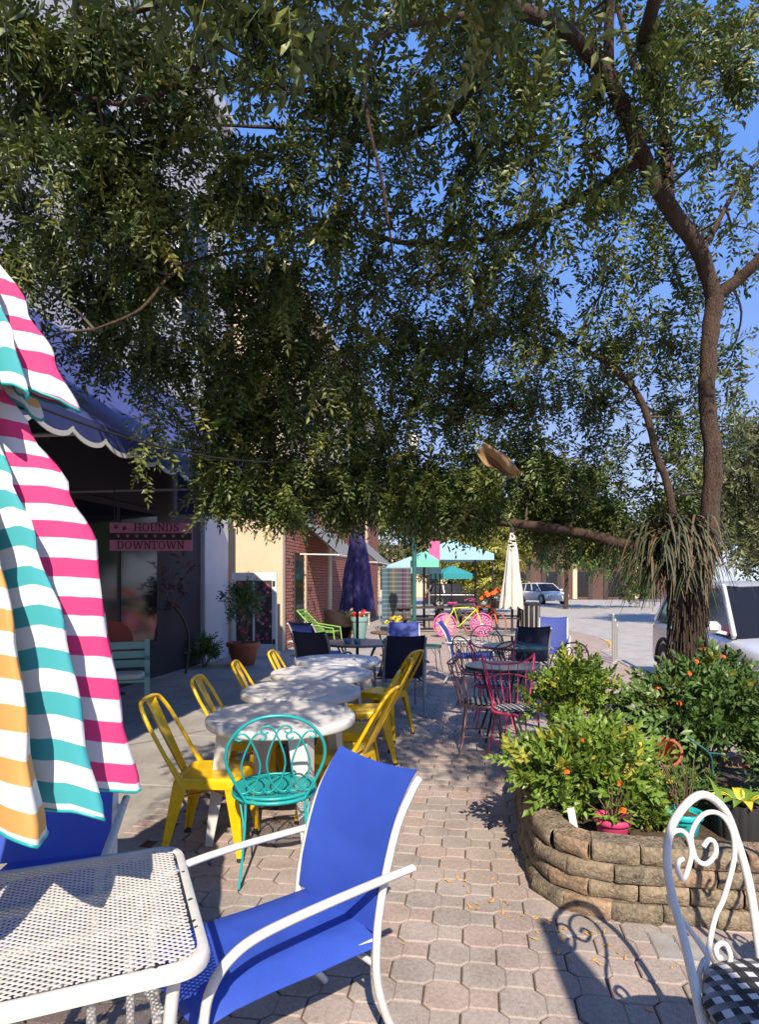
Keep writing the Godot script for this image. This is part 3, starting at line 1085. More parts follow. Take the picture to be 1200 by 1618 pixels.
func make_white_table() -> Node3D:
	var t := thing("white_table", "", "table", Vector3.ZERO, 0.0, "round white plastic tables set in a row")
	var mb := MB.new()
	mb.lathe([Vector2(0, 0.703), Vector2(0.43, 0.703), Vector2(0.437, 0.675), Vector2(0.447, 0.672), Vector2(0.455, 0.682), Vector2(0.458, 0.705), Vector2(0.453, 0.722), Vector2(0.44, 0.729), Vector2(0.425, 0.728), Vector2(0.03, 0.728), Vector2(0.024, 0.722), Vector2(0, 0.722)], 56)
	part(mb, "tabletop", M.white_plastic, t)
	for k in 4:
		var a := PI / 4 + k * PI / 2
		mb = MB.new()
		vee(mb, Vector3(cos(a) * 0.4, 0.7, sin(a) * 0.4), Vector3(cos(a) * 0.47, 0.006, sin(a) * 0.47), 0.12, 0.045, 0.006)
		part(mb, "leg", M.white_plastic, t)
	return t


func make_sling_chair(cloth: Material, frame: Material, called := "sling_chair") -> Node3D:
	var t := thing(called, "", "chair")
	var back := [[-0.20, 0.415], [-0.215, 0.52], [-0.25, 0.65], [-0.3, 0.78], [-0.37, 0.88], [-0.405, 0.915]]
	for s in [-1.0, 1.0]:
		var mb := MB.new()
		var pts := [Vector3(s * 0.232, 0.012, -0.33), Vector3(s * 0.234, 0.12, -0.255), Vector3(s * 0.235, 0.28, -0.2)]
		for b in back: pts.append(Vector3(s * (0.232 - 0.012 * (b[1] - 0.4)), b[1], b[0]))
		mb.tube(smooth(pts, 5), 0.0145, 8)
		part(mb, "back_post", frame, t)
		mb = MB.new()
		mb.tube(smooth([Vector3(s * 0.265, 0.632, -0.335), Vector3(s * 0.268, 0.635, -0.2), Vector3(s * 0.275, 0.638, 0.05), Vector3(s * 0.275, 0.63, 0.25), Vector3(s * 0.272, 0.605, 0.345), Vector3(s * 0.268, 0.55, 0.405), Vector3(s * 0.262, 0.46, 0.43), Vector3(s * 0.256, 0.25, 0.435), Vector3(s * 0.254, 0.012, 0.435)], 5), 0.0165, 8, false, 0.8)
		part(mb, "armrest", frame, t)
		mb = MB.new()
		mb.tube(smooth([Vector3(s * 0.205, 0.405, -0.205), Vector3(s * 0.2, 0.41, 0.0), Vector3(s * 0.2, 0.425, 0.25), Vector3(s * 0.2, 0.41, 0.41)], 4), 0.0125, 6)
		part(mb, "seat_rail", frame, t)
		mb = MB.new()
		mb.bar(Vector3(s * 0.222, 0.62, -0.252), Vector3(s * 0.268, 0.625, -0.252), 0.02, 0.02, Vector3.UP, 0.004)
		part(mb, "bracket", frame, t)
	var mb := MB.new()
	for cb in [[0.245, 0.34, 0.428], [0.232, 0.33, -0.205], [0.228, 0.40, -0.2]]:
		mb = MB.new()
		mb.tube([Vector3(-cb[0], cb[1], cb[2]), Vector3(cb[0], cb[1], cb[2])], 0.011, 6)
		part(mb, "crossbar", frame, t)
	var g := []
	for i in 15:
		var f := i / 14.0
		var q := f * (back.size() - 1)
		var k := mini(int(q), back.size() - 2)
		var z := lerpf(back[k][0], back[k + 1][0], q - k)
		var y := lerpf(back[k][1], back[k + 1][1], q - k)
		var line := []
		for j in 9:
			var x := j / 4.0 - 1.0
			var bow := (1.0 - x * x)
			var top_dip := 0.018 * bow * smoothstep(0.85, 1.0, f)
			line.append(Vector3(x * 0.219, y + 0.03 - top_dip, z - 0.018 * bow * sin(PI * f) + 0.004))
		g.append(line)
	mb = MB.new()
	mb.sheet(g, [], true, 0.005)
	part(mb, "back_sling", cloth, t)
	g = []
	var seat := [[-0.215, 0.412], [-0.1, 0.418], [0.05, 0.424], [0.2, 0.434], [0.32, 0.436], [0.385, 0.428], [0.42, 0.405], [0.43, 0.375]]
	for i in 15:
		var q := i / 14.0 * (seat.size() - 1)
		var k := mini(int(q), seat.size() - 2)
		var z := lerpf(seat[k][0], seat[k + 1][0], q - k)
		var y := lerpf(seat[k][1], seat[k + 1][1], q - k)
		var line := []
		for j in 9:
			var x := j / 4.0 - 1.0
			line.append(Vector3(x * 0.23 - signf(x) * (0.003 if absf(x) > 0.9 else 0.0), y + 0.032 - 0.016 * (1.0 - x * x) * sin(PI * i / 14.0) - (0.05 if absf(x) > 0.9 else 0.0), z))
		g.append(line)
	mb = MB.new()
	mb.sheet(g, [], false, 0.005)
	part(mb, "seat_sling", cloth, t)
	return t


func lattice(mb: MB, inside: Callable, half: Vector2, pitch: float, w: float, th: float, y: float) -> void:
	# two sets of crossing strands, clipped by stepping along each
	for fam in 2:
		var dir := Vector2(0.8, 0.6) if fam == 0 else Vector2(0.8, -0.6)
		var nrm := Vector2(-dir.y, dir.x)
		var reach := half.length()
		var cnt := int(reach / pitch)
		for k in range(-cnt, cnt + 1):
			var base := nrm * (k * pitch)
			var a := -1.0
			var s := -reach
			var st := 0.004
			var from := 0.0
			var on := false
			while s <= reach + st:
				var ins: bool = inside.call(base + dir * s)
				if ins and not on:
					from = s; on = true
				elif not ins and on:
					on = false
					if s - from > 0.006:
						var p := base + dir * from
						var q := base + dir * (s - st)
						mb.bar(Vector3(p.x, y - fam * 0.0007, p.y), Vector3(q.x, y - fam * 0.0007, q.y), w, th)
				s += st


func make_bistro_chair(paint: Material, called: String, group := "") -> Node3D:
	var t := thing(called, "", "chair", Vector3.ZERO, 0.0, group)
	var mb := MB.new()
	var ring := []
	for k in 28:
		var a := TAU * k / 28
		ring.append(Vector3(cos(a) * 0.215, 0.45, sin(a) * 0.215))
	mb.tube(ring, 0.009, 6, true)
	var ring2 := []
	for p in ring: ring2.append(Vector3(p.x * 1.01, 0.428, p.z * 1.01))
	mb.tube(ring2, 0.011, 6, true)
	part(mb, "seat_ring", paint, t)
	mb = MB.new()
	lattice(mb, func(p: Vector2) -> bool: return p.length() < 0.212, Vector2(0.22, 0.0), 0.0135, 0.0032, 0.002, 0.452)
	part(mb, "seat_mesh", paint, t)
	for sx in [-1.0, 1.0]:
		for sz in [-1.0, 1.0]:
			mb = MB.new()
			mb.tube(smooth([Vector3(sx * 0.15, 0.44, sz * 0.15), Vector3(sx * 0.155, 0.3, sz * 0.16), Vector3(sx * 0.17, 0.12, sz * 0.18), Vector3(sx * 0.185, 0.008, sz * 0.205)], 4), 0.0075, 6)
			mb.tube(smooth([Vector3(sx * 0.19, 0.44, sz * 0.07), Vector3(sx * 0.172, 0.37, sz * 0.12), Vector3(sx * 0.158, 0.28, sz * 0.162)], 3), 0.005, 5)
			part(mb, "leg", paint, t)
	# balloon hoop and scrolls on a plane leaning backwards
	var up := Vector3(0, 0.968, -0.25)
	var o := Vector3(0, 0.45, -0.17)
	var on := func(x: float, y: float) -> Vector3: return o + Vector3(x, 0, 0) + up * y + Vector3(0, 0, 0.18 * x * x)
	mb = MB.new()
	var hoop := []
	for q in [[-0.15, -0.02], [-0.205, 0.09], [-0.245, 0.2], [-0.235, 0.3], [-0.17, 0.39], [-0.085, 0.437], [0, 0.448]]:
		hoop.append(on.call(q[0], q[1]))
	for q in [[0.085, 0.437], [0.17, 0.39], [0.235, 0.3], [0.245, 0.2], [0.205, 0.09], [0.15, -0.02]]:
		hoop.append(on.call(q[0], q[1]))
	mb.tube(smooth(hoop, 5), 0.0085, 7)
	part(mb, "back_hoop", paint, t)
	for c in [[-0.125, 0.9], [0.0, 1.0], [0.125, 0.9]]:
		for s in [-1.0, 1.0]:
			mb = MB.new()
			var pts := []
			for q in [[-0.062, 0.03], [-0.05, 0.008], [-0.02, 0.012], [0.018, 0.055], [0.04, 0.12], [0.046, 0.18], [0.03, 0.25], [0.006, 0.315], [-0.014, 0.355], [-0.04, 0.375], [-0.068, 0.365], [-0.074, 0.345], [-0.058, 0.333], [-0.04, 0.342]]:
				pts.append(on.call(c[0] + s * q[0], 0.02 + q[1] * c[1]))
			mb.tube(smooth(pts, 4), 0.0052, 6)
			part(mb, "scroll", paint, t)
	return t


func make_spindle_chair(paint: Material, called: String) -> Node3D:
	var t := thing(called, "", "chair", Vector3.ZERO, 0.0, "spindle-backed wire chairs beside the planter")
	var mb := MB.new()
	var ring := []
	for k in 26:
		var a := TAU * k / 26
		ring.append(Vector3(cos(a) * 0.2, 0.44, sin(a) * 0.2))
	mb.tube(ring, 0.012, 6, true)
	part(mb, "seat_ring", paint, t)
	mb = MB.new()
	mb.lathe([Vector2(0, 0.435), Vector2(0.17, 0.435), Vector2(0.19, 0.445), Vector2(0.192, 0.458), Vector2(0.17, 0.47), Vector2(0.08, 0.474), Vector2(0, 0.475)], 26)
	part(mb, "cushion", M.gingham, t)
	for sx in [-1.0, 1.0]:
		for sz in [-1.0, 1.0]:
			mb = MB.new()
			mb.tube(smooth([Vector3(sx * 0.14, 0.44, sz * 0.14), Vector3(sx * 0.15, 0.28, sz * 0.155), Vector3(sx * 0.175, 0.1, sz * 0.18), Vector3(sx * 0.2, 0.008, sz * 0.215)], 4), 0.008, 6)
			part(mb, "leg", paint, t)
	mb = MB.new()
	mb.tube([Vector3(-0.165, 0.17, -0.17), Vector3(-0.165, 0.17, 0.17)], 0.006, 5)
	mb.tube([Vector3(0.165, 0.17, -0.17), Vector3(0.165, 0.17, 0.17)], 0.006, 5)
	mb.tube([Vector3(-0.165, 0.17, 0), Vector3(0.165, 0.17, 0)], 0.006, 5)
	part(mb, "stretcher", paint, t)
	var rail := []
	var low := []
	for k in 15:
		var f := k / 7.0 - 1.0
		var a := f * 1.15
		rail.append(Vector3(sin(a) * 0.27, 0.80 + 0.1 * absf(f) * absf(f) * absf(f), -0.12 - cos(a) * 0.19))
		low.append(Vector3(sin(a) * 0.235, 0.70 + 0.015 * cos(f * 3.0), -0.085 - cos(a) * 0.185))
	mb = MB.new()
	mb.tube(rail, 0.009, 6)
	part(mb, "top_rail", paint, t)
	mb = MB.new()
	mb.tube(low, 0.0055, 5)
	part(mb, "mid_rail", paint, t)
	for k in range(0, 15, 2):
		mb = MB.new()
		var p: Vector3 = rail[k]
		var a := atan2(p.x, -p.z)
		mb.tube(smooth([Vector3(sin(a) * 0.2, 0.44, -cos(a) * 0.2), (p + Vector3(sin(a) * 0.2, 0.44, -cos(a) * 0.2)) * 0.5 + Vector3(0, -0.03, 0.01), p], 3), 0.009 if k == 0 or k == 14 else 0.0045, 5)
		part(mb, "spindle", paint, t)
	return t


func make_round_table(top: Material, leg: Material, r: float) -> Node3D:
	var t := thing("round_table", "", "table")
	var mb := MB.new()
	mb.lathe([Vector2(0, 0.695), Vector2(r - 0.012, 0.695), Vector2(r, 0.702), Vector2(r, 0.72), Vector2(r - 0.01, 0.727), Vector2(0, 0.727)], 36)
	part(mb, "tabletop", top, t)
	for k in 4:
		var a := PI / 4 + k * PI / 2
		mb = MB.new()
		mb.tube(smooth([Vector3(cos(a) * r * 0.72, 0.695, sin(a) * r * 0.72), Vector3(cos(a) * r * 0.5, 0.5, sin(a) * r * 0.5), Vector3(cos(a) * r * 0.45, 0.3, sin(a) * r * 0.45), Vector3(cos(a) * r * 0.75, 0.01, sin(a) * r * 0.75)], 5), 0.012, 6)
		part(mb, "leg", leg, t)
	mb = MB.new()
	var ring := []
	for k in 20: ring.append(Vector3(cos(TAU * k / 20) * r * 0.46, 0.34, sin(TAU * k / 20) * r * 0.46))
	mb.tube(ring, 0.008, 5, true)
	part(mb, "brace_ring", leg, t)
	return t


func build_striped_umbrella() -> void:
	# folded parasol whose twelve panels hang in deep pleats
	var t := thing("striped_umbrella", "closed parasol striped pink, turquoise and gold with white, by the mesh table", "umbrella", Vector3(-1.03, 0, -1.467))
	var mb := MB.new()
	mb.tube([Vector3(0, 0.03, 0), Vector3(0, 2.52, 0)], 0.019, 10)
	part(mb, "pole", M.white_paint, t)
	mb = MB.new()
	mb.lathe([Vector2(0.0, 0.0), Vector2(0.23, 0.0), Vector2(0.235, 0.03), Vector2(0.2, 0.06), Vector2(0.05, 0.09), Vector2(0.03, 0.3), Vector2(0.0, 0.3)], 24)
	part(mb, "base", M.grey_frame, t)
	mb = MB.new()
	mb.lathe([Vector2(0.0, 2.5), Vector2(0.03, 2.5), Vector2(0.035, 2.53), Vector2(0.02, 2.57), Vector2(0, 2.58)], 12)
	part(mb, "finial", M.white_paint, t)
	var mats := [M.stripe_pink, M.stripe_aqua, M.stripe_gold]
	# lower canopy
	var nz := FastNoiseLite.new()
	nz.seed = 5
	nz.frequency = 1.0
	# the pink pleat bellies out high up, the turquoise and gold ones hang straighter
	var full := [[2.26, 0.05], [2.05, 0.12], [1.92, 0.19], [1.78, 0.28], [1.64, 0.345], [1.45, 0.37], [1.25, 0.4], [1.08, 0.43]]
	var lean := [[2.26, 0.045], [2.05, 0.09], [1.92, 0.135], [1.78, 0.19], [1.64, 0.25], [1.45, 0.315], [1.25, 0.375], [1.07, 0.43]]
	for p in 12:
		canopy_panel(t, p, nz, mats[p % 3], "panel", 2.2, lean if p == 1 or p == 2 else full, 0.0, 0.3)
	for p in 12:
		var k := 1.08 if p % 3 == 0 else 0.8
		canopy_panel(t, p, nz, mats[p % 3], "vent_panel", 3.1, [[2.5, 0.03 * k], [2.36, 0.08 * k], [2.2, 0.155 * k], [2.1, 0.21 * k], [2.02, 0.26 * k]], 0.02, 0.5)


func canopy_panel(t: Node3D, p: int, nz: FastNoiseLite, m: Material, called: String, sharp: float, prof: Array, out: float, valley: float) -> void:
	# panel p spans 30 degrees round its tip; the pink tip points right and slightly away
	var tip := deg_to_rad([-25.0, -1.0, 23.0][p] if p < 3 else (-57.0 if p == 11 else -33.0 + 30.0 * p))
	var g := []
	var uvs := []
	var rows := 34
	var cols := 22
	var run := 0.0
	var prev := Vector2.ZERO
	for i in rows + 1:
		var q := float(i) / rows * (prof.size() - 1)
		var k := mini(int(q), prof.size() - 2)
		var y := lerpf(prof[k][0], prof[k + 1][0], q - k)
		var rr := lerpf(prof[k][1], prof[k + 1][1], smoothstep(0.0, 1.0, q - k))
		if i > 0: run += Vector2(rr, y).distance_to(prev)
		prev = Vector2(rr, y)
		var line := []
		var ul := []
		for j in cols + 1:
			var x := j / float(cols) * 2.0 - 1.0
			var ang := tip + x * deg_to_rad(15.0)
			var peak := 1.0 - pow(absf(x), 1.5)
			var lean := deg_to_rad(9.0) * peak * smoothstep(0.0, 0.5, float(i) / rows)
			var r := rr * lerpf(valley, 1.0, peak)
			var wob := nz.get_noise_3d(p * 9.0 + x * 1.6, y * 1.3, 0.0) * 0.03 + nz.get_noise_3d(p * 7.0 + x * 3.0, y * 2.0, 4.0) * 0.012
			r += wob * smoothstep(0.0, 0.4, float(i) / rows) * (0.5 + 0.5 * peak) + out
			var drop := 0.05 * peak * smoothstep(0.7, 1.0, float(i) / rows) + 0.02 * nz.get_noise_2d(p * 5.0 + x, 3.0)
			line.append(Vector3(cos(ang + lean) * r, y - drop, sin(ang + lean) * r))
			ul.append(Vector2(x, (run + 0.006 * nz.get_noise_3d(x * 1.0, run * 2.0, p)) / 0.094 + 0.2))
		g.append(line)
		uvs.append(ul)
	var mb := MB.new()
	mb.sheet(g, uvs, false, 0.0015)
	var o := part(mb, called, m, t)
	mb = MB.new()
	mb.tube(g[rows], 0.004, 5)
	part(mb, "piping", M.turquoise_paint, o)


func build_closed_umbrella(t: Node3D, m: Material, pole: Material, y0: float, y1: float, r: float, seed_: int) -> void:
	var mb := MB.new()
	mb.tube([Vector3(0, 0.02, 0), Vector3(0, y1 + 0.05, 0)], 0.02, 8)
	part(mb, "pole", pole, t)
	var g := []
	var nz := FastNoiseLite.new()
	nz.seed = seed_
	for i in 21:
		var f := i / 20.0
		var line := []
		for k in 48:
			var a := TAU * k / 48
			var pl := pow(absf(cos(a * 4.0)), 0.7)
			var rr := r * lerpf(0.12, 1.0, pow(f, 0.75)) * lerpf(0.6, 1.0, pl) * (1.0 + 0.25 * nz.get_noise_2d(a * 60.0, f * 120.0))
			line.append(Vector3(cos(a) * rr, lerpf(y1, y0, f) - 0.06 * pl * f, sin(a) * rr))
		g.append(line)
	mb = MB.new()
	mb.sheet(g, [], false, 0.004, true)
	part(mb, "canopy", m, t)
	mb = MB.new()
	mb.lathe([Vector2(0, y1 - 0.02), Vector2(0.04, y1 - 0.02), Vector2(0.03, y1 + 0.06), Vector2(0, y1 + 0.1)], 10)
	part(mb, "finial", pole, t)


func build_mesh_table() -> void:
	var yaw := atan2(-0.38, 0.925) * -1.0
	var t := thing("mesh_table", "white expanded-metal mesh table in the near left corner", "table", Vector3(-1.02, 0, -1.467), 0.0)
	# table axes: long side towards the lower left, short side towards the camera
	var vx := Vector3(0.919, 0, -0.395)
	var vz := Vector3(0.395, 0, 0.919)
	t.basis = Basis(vx, Vector3.UP, vz)
	var hx := 0.57
	var hz := 0.335
	var rim := []
	var rr := 0.075
	for c in [[1, 1, 0.0], [-1, 1, PI / 2], [-1, -1, PI], [1, -1, PI * 1.5]]:
		for k in 7:
			var a: float = c[2] + PI / 2 * k / 6.0
			rim.append(Vector3(c[0] * (hx - rr) + cos(a) * rr, 0.7, c[1] * (hz - rr) + sin(a) * rr))
	var g := []
	for e in [[0.0, 0.69], [0.003, 0.704], [0.0, 0.714], [-0.005, 0.7215], [-0.022, 0.7235], [-0.028, 0.719]]:
		var line := []
		for p in rim:
			var o := Vector3(p.x / hx, 0, p.z / hz).normalized()
			line.append(Vector3(p.x, e[1], p.z) + o * e[0])
		g.append(line)
	var mb := MB.new()
	mb.sheet(g, [], true, 0.003, true)
	part(mb, "rim", M.white_paint, t)
	mb = MB.new()
	lattice(mb, func(p: Vector2) -> bool: return absf(p.x) < hx - 0.03 and absf(p.y) < hz - 0.03 and (absf(p.x) < hx - 0.075 or absf(p.y) < hz - 0.075 or Vector2(absf(p.x) - hx + 0.075, absf(p.y) - hz + 0.075).length() < 0.05) and p.length() > 0.025, Vector2(hx, hz), 0.0136, 0.0038, 0.002, 0.7205)
	part(mb, "mesh_top", M.white_paint, t)
	for sx in [-1.0, 1.0]:
		for sz in [-1.0, 1.0]:
			mb = MB.new()
			mb.tube(smooth([Vector3(sx * (hx - 0.07), 0.7, sz * (hz - 0.07)), Vector3(sx * (hx - 0.09), 0.4, sz * (hz - 0.09)), Vector3(sx * (hx - 0.05), 0.008, sz * (hz - 0.05))], 5), 0.015, 8)
			part(mb, "leg", M.white_paint, t)
	mb = MB.new()
	mb.bar(Vector3(-hx + 0.04, 0.705, 0.1), Vector3(hx - 0.04, 0.705, 0.1), 0.018, 0.018)
	mb.bar(Vector3(-hx + 0.04, 0.705, -0.1), Vector3(hx - 0.04, 0.705, -0.1), 0.018, 0.018)
	part(mb, "underframe", M.white_paint, t)
	# chipped paint marks on the rim
	for q in [[0.57, 0.05, 0.007], [0.565, 0.16, 0.006], [0.567, 0.19, 0.005], [0.47, 0.33, 0.008], [0.44, 0.328, 0.006], [0.57, -0.12, 0.005]]:
		mb = MB.new()
		mb.box(tf(Vector3(q[0] - 0.016, 0.7255, q[1] - 0.013 if q[1] > 0.3 else q[1]), q[2] * 90.0), Vector3(q[2] * 1.8, 0.001, q[2]), 0.0)
		part(mb, "chip", M.dark_foot, t)


func scroll_chair(t: Node3D) -> void:
	# local frame: origin on the ground under the seat; tall balloon back with scrolls
	var loop := v3([[-0.25, 0.42, -0.04], [-0.235, 0.55, -0.16], [-0.23, 0.70, -0.28], [-0.195, 0.82, -0.33], [-0.1, 0.9, -0.36], [-0.01, 0.85, -0.39], [0.04, 0.74, -0.40], [0.055, 0.62, -0.36], [0.03, 0.45, -0.26]])
	var mb := MB.new()
	mb.tube(smooth(loop, 7), 0.0125, 10)
	part(mb, "back_hoop", M.white_paint, t)
	var o := Vector3(-1.07, 0, 1.56)
	for s in [[[0.892, 0.427, -1.734], [0.919, 0.504, -1.770], [0.960, 0.588, -1.808], [0.997, 0.636, -1.829], [1.048, 0.730, -1.868], [1.058, 0.794, -1.893], [1.041, 0.837, -1.910], [1.008, 0.851, -1.915], [0.969, 0.837, -1.910], [0.934, 0.794, -1.893], [0.931, 0.753, -1.877], [0.938, 0.727, -1.866], [0.963, 0.717, -1.863], [0.994, 0.741, -1.872], [1.000, 0.768, -1.883], [0.984, 0.779, -1.887], [0.963, 0.760, -1.880]],
			[[0.916, 0.507, -1.772], [0.879, 0.564, -1.797], [0.842, 0.612, -1.818], [0.835, 0.643, -1.832]],
			[[0.857, 0.760, -1.880], [0.877, 0.794, -1.893], [0.905, 0.802, -1.896], [0.923, 0.783, -1.889], [0.923, 0.738, -1.871], [0.890, 0.681, -1.848], [0.876, 0.701, -1.856], [0.883, 0.723, -1.865], [0.898, 0.730, -1.868]],
			[[0.915, 0.494, -1.766], [0.903, 0.488, -1.763], [0.884, 0.459, -1.749], [0.884, 0.428, -1.734], [0.903, 0.456, -1.748], [0.906, 0.485, -1.761]],
			[[0.953, 0.459, -1.749], [0.981, 0.494, -1.766], [0.978, 0.524, -1.779], [0.963, 0.530, -1.782], [0.945, 0.517, -1.776], [0.947, 0.498, -1.767], [0.957, 0.499, -1.768]]]:
		var pts := []
		for p in v3(s): pts.append(p + o)
		mb = MB.new()
		mb.tube(smooth(pts, 5), 0.0075, 8)
		part(mb, "scroll", M.white_paint, t)
	mb = MB.new()
	var ring := []
	for k in 30: ring.append(Vector3(cos(TAU * k / 30) * 0.235, 0.425, sin(TAU * k / 30) * 0.235))
	mb.tube(ring, 0.011, 8, true)
	part(mb, "seat_ring", M.white_paint, t)
	mb = MB.new()
	var nz := FastNoiseLite.new()
	nz.frequency = 5.0
	var g := []
	for i in 13:
		var f := i / 12.0
		var a := lerpf(0.02, PI - 0.02, f)
		var line := []
		for k in 32:
			var b := TAU * k / 32
			var r := 0.25 * pow(sin(a), 0.55) * (1.0 + 0.03 * cos(b * 6.0))
			line.append(Vector3(cos(b) * r, 0.468 + 0.038 * cos(a) + 0.012 * nz.get_noise_2d(cos(b) * r, sin(b) * r) * sin(a), sin(b) * r))
		g.append(line)
	mb.sheet(g, [], true, 0.0, true)
	part(mb, "cushion", M.gingham, t)
	for k in 4:
		var a := PI / 4 + k * PI / 2
		mb = MB.new()
		mb.tube(smooth([Vector3(cos(a) * 0.22, 0.42, sin(a) * 0.22), Vector3(cos(a) * 0.21, 0.25, sin(a) * 0.21), Vector3(cos(a) * 0.27, 0.008, sin(a) * 0.27)], 4), 0.01, 8)
		part(mb, "leg", M.white_paint, t)


func build_furniture() -> void:
	build_mesh_table()
	build_striped_umbrella()
	# blue sling chairs beside the mesh table
	var g := "blue sling garden chairs with white frames"
	var a := make_sling_chair(M.blue_sling, M.white_paint)
	a.set_meta("group", g)
	a.set_meta("label", "nearest blue sling armchair with white tube frame, turned to the mesh table")
	a.position = Vector3(-0.30, 0, -2.06)
	a.scale = Vector3.ONE * 0.96
	a.rotation.y = facing(-0.75, 0.66)
	copy(a, "blue sling chair half hidden behind the striped parasol", Vector3(-1.27, 0, -2.38), facing(0.25, 0.97))
	# white tables in a row
	var t := make_white_table()
	var tl := ["nearest round white plastic table, in front of the turquoise chair", "second round white plastic table of the row", "third round white plastic table of the row", "farthest round white plastic table of the row"]
	var tp := [[-0.607, -3.915], [-0.6, -4.83], [-0.53, -5.75], [-0.45, -6.67]]
	for i in 4:
		var o := t if i == 0 else copy(t, tl[i], Vector3.ZERO, 0)
		o.set_meta("label", tl[i])
		o.position = Vector3(tp[i][0], 0, tp[i][1])
		o.rotation.y = [-0.28, 0.1, -0.2, 0.3][i]
	# yellow chairs
	var y := make_yellow_chair()
	var ys := [[-0.96, -3.70, 1.0, 0.04, "yellow metal chair nearest the camera on the left of the tables"], [-0.91, -4.50, 1.0, 0.0, "second yellow metal chair on the left side of the tables"], [-0.83, -5.36, 1.0, -0.05, "third yellow metal chair on the left side of the tables"], [-0.66, -6.12, 1.0, 0.05, "farthest yellow metal chair on the left side of the tables"],
		[-0.27, -4.16, -0.93, -0.32, "nearest yellow metal chair on the right, behind the blue sling back"], [-0.25, -4.78, -1.0, -0.12, "second yellow metal chair on the right side of the tables"], [-0.12, -5.5, -1.0, 0.1, "third yellow metal chair on the right side of the tables"], [0.03, -6.35, -0.86, -0.5, "farthest yellow metal chair on the right, turned with its slat to us"]]
	for i in ys.size():
		var q: Array = ys[i]
		var o := y if i == 0 else copy(y, q[4], Vector3.ZERO, 0)
		o.set_meta("label", q[4])
		o.position = Vector3(q[0], 0, q[1])
		o.rotation.y = facing(q[2], q[3])
	# turquoise scroll-back chair
	var tc := make_bistro_chair(M.turquoise_paint, "turquoise_chair")
	tc.set_meta("label", "turquoise wire chair with scrolled round back and mesh seat")
	tc.position = Vector3(-0.565, 0, -3.40)
	tc.rotation.y = facing(-0.2, -0.98)
	# white scroll chair at the lower right and its twin outside the frame
	var sc := thing("scroll_chair", "white balloon-back scroll chair with black gingham cushion by the planter", "chair", Vector3(1.07, 0, -1.56), 0.0, "white scroll chairs")
	scroll_chair(sc)
	copy(sc, "white scroll chair standing just outside the picture on the right", Vector3(1.75, 0, -1.93), 0.15)
	var cu := thing("parasol", "closed parasol beside the camera, seen only by its shadow", "umbrella", Vector3(1.04, 0, 0.62))
	build_closed_umbrella(cu, M.white_cloth, M.white_paint, 1.2, 2.85, 0.24, 3)
	# navy and blue sling chairs farther back
	var nv := make_sling_chair(M.navy_sling, M.grey_frame, "navy_sling_chair")
	nv.set_meta("group", "navy sling chairs at the far tables")
	nv.set_meta("label", "navy sling chair seen from behind, beyond the last yellow chair")
	nv.position = Vector3(0.25, 0, -7.45); nv.rotation.y = facing(-0.12, -1.0)
	copy(nv, "navy sling chair at the far left end of the white tables", Vector3(-0.74, 0, -8.0), facing(0.3, -0.95))
	copy(nv, "navy sling chair in front of the teal round table on the right", Vector3(2.1, 0, -8.9), facing(0.05, -1.0))
	var bl := make_sling_chair(M.blue_sling_dull, M.white_paint, "blue_sling_chair")
	bl.set_meta("group", "faded blue sling chairs at the far tables")
	bl.set_meta("label", "faded blue sling chair behind the navy chair near the purple parasol")
	bl.position = Vector3(-0.98, 0, -9.7); bl.rotation.y = facing(0.5, -0.85)
	copy(bl, "faded blue sling chair facing us beyond the purple parasol's table", Vector3(0.36, 0, -9.0), facing(0.0, 1.0))
	copy(bl, "faded blue sling chair in side view near the pink bicycle", Vector3(1.3, 0, -9.55), facing(0.95, 0.2))
	copy(bl, "faded blue sling chair farthest right, near the bin", Vector3(2.85, 0, -10.4), facing(-0.3, 0.95))
	# round tables on the right
	var rt := make_round_table(M.dark_top, M.black_metal, 0.36)
	rt.set_meta("group", "round garden tables on the right")
	rt.set_meta("label", "dark round table nearest, between the pink chairs")
	rt.position = Vector3(1.2, 0, -6.2)
	var rt2 := make_round_table(M.teal_top, M.teal_paint, 0.42)
	rt2.set_meta("label", "teal round table behind the pink chairs"); rt2.set_meta("group", "round garden tables on the right")
	rt2.position = Vector3(1.74, 0, -8.1)
	var rt3 := make_round_table(M.grey_top, M.grey_frame, 0.36)
	rt3.set_meta("label", "grey-green round table under the closed white parasol"); rt3.set_meta("group", "round garden tables on the right")
	rt3.position = Vector3(2.1, 0, -10.1)
	var rt4 := make_round_table(M.grey_top, M.grey_frame, 0.5)
	rt4.set_meta("label", "grey round table holding the closed purple parasol"); rt4.set_meta("group", "round garden tables on the left")
	rt4.position = Vector3(-0.3, 0, -8.55)
	var rt5 := make_round_table(M.wood, M.black_metal, 0.3)
	rt5.set_meta("label", "small brown wooden round table with yellow flowers on it"); rt5.set_meta("group", "round garden tables on the left")
	rt5.position = Vector3(0.15, 0, -10.3)
	# pink and mauve spindle chairs
	var mv := make_spindle_chair(M.mauve_paint, "spindle_chair")
	mv.set_meta("label", "dusty mauve spindle-back chair left of the pink chairs")
	mv.position = Vector3(0.93, 0, -5.75); mv.rotation.y = facing(0.92, 0.1)
	var pc := make_spindle_chair(M.pink_paint, "pink_chair")
	pc.set_meta("label", "pink spindle-back chair with gingham seat next to the planter")
	pc.position = Vector3(1.17, 0, -5.42); pc.rotation.y = facing(0.15, 1.0)
	copy(pc, "pink spindle-back chair on the far side of the dark table", Vector3(1.22, 0, -6.75), facing(-0.1, 1.0))
	# scroll-back wire chairs round the teal table
	var gg := "dark scroll-back wire chairs"
	var wc := make_bistro_chair(M.plum_paint, "wire_chair", gg)
	wc.set_meta("label", "plum wire chair with arched scroll back right of the teal table")
	wc.position = Vector3(2.0, 0, -7.1); wc.rotation.y = facing(-0.35, -0.93)
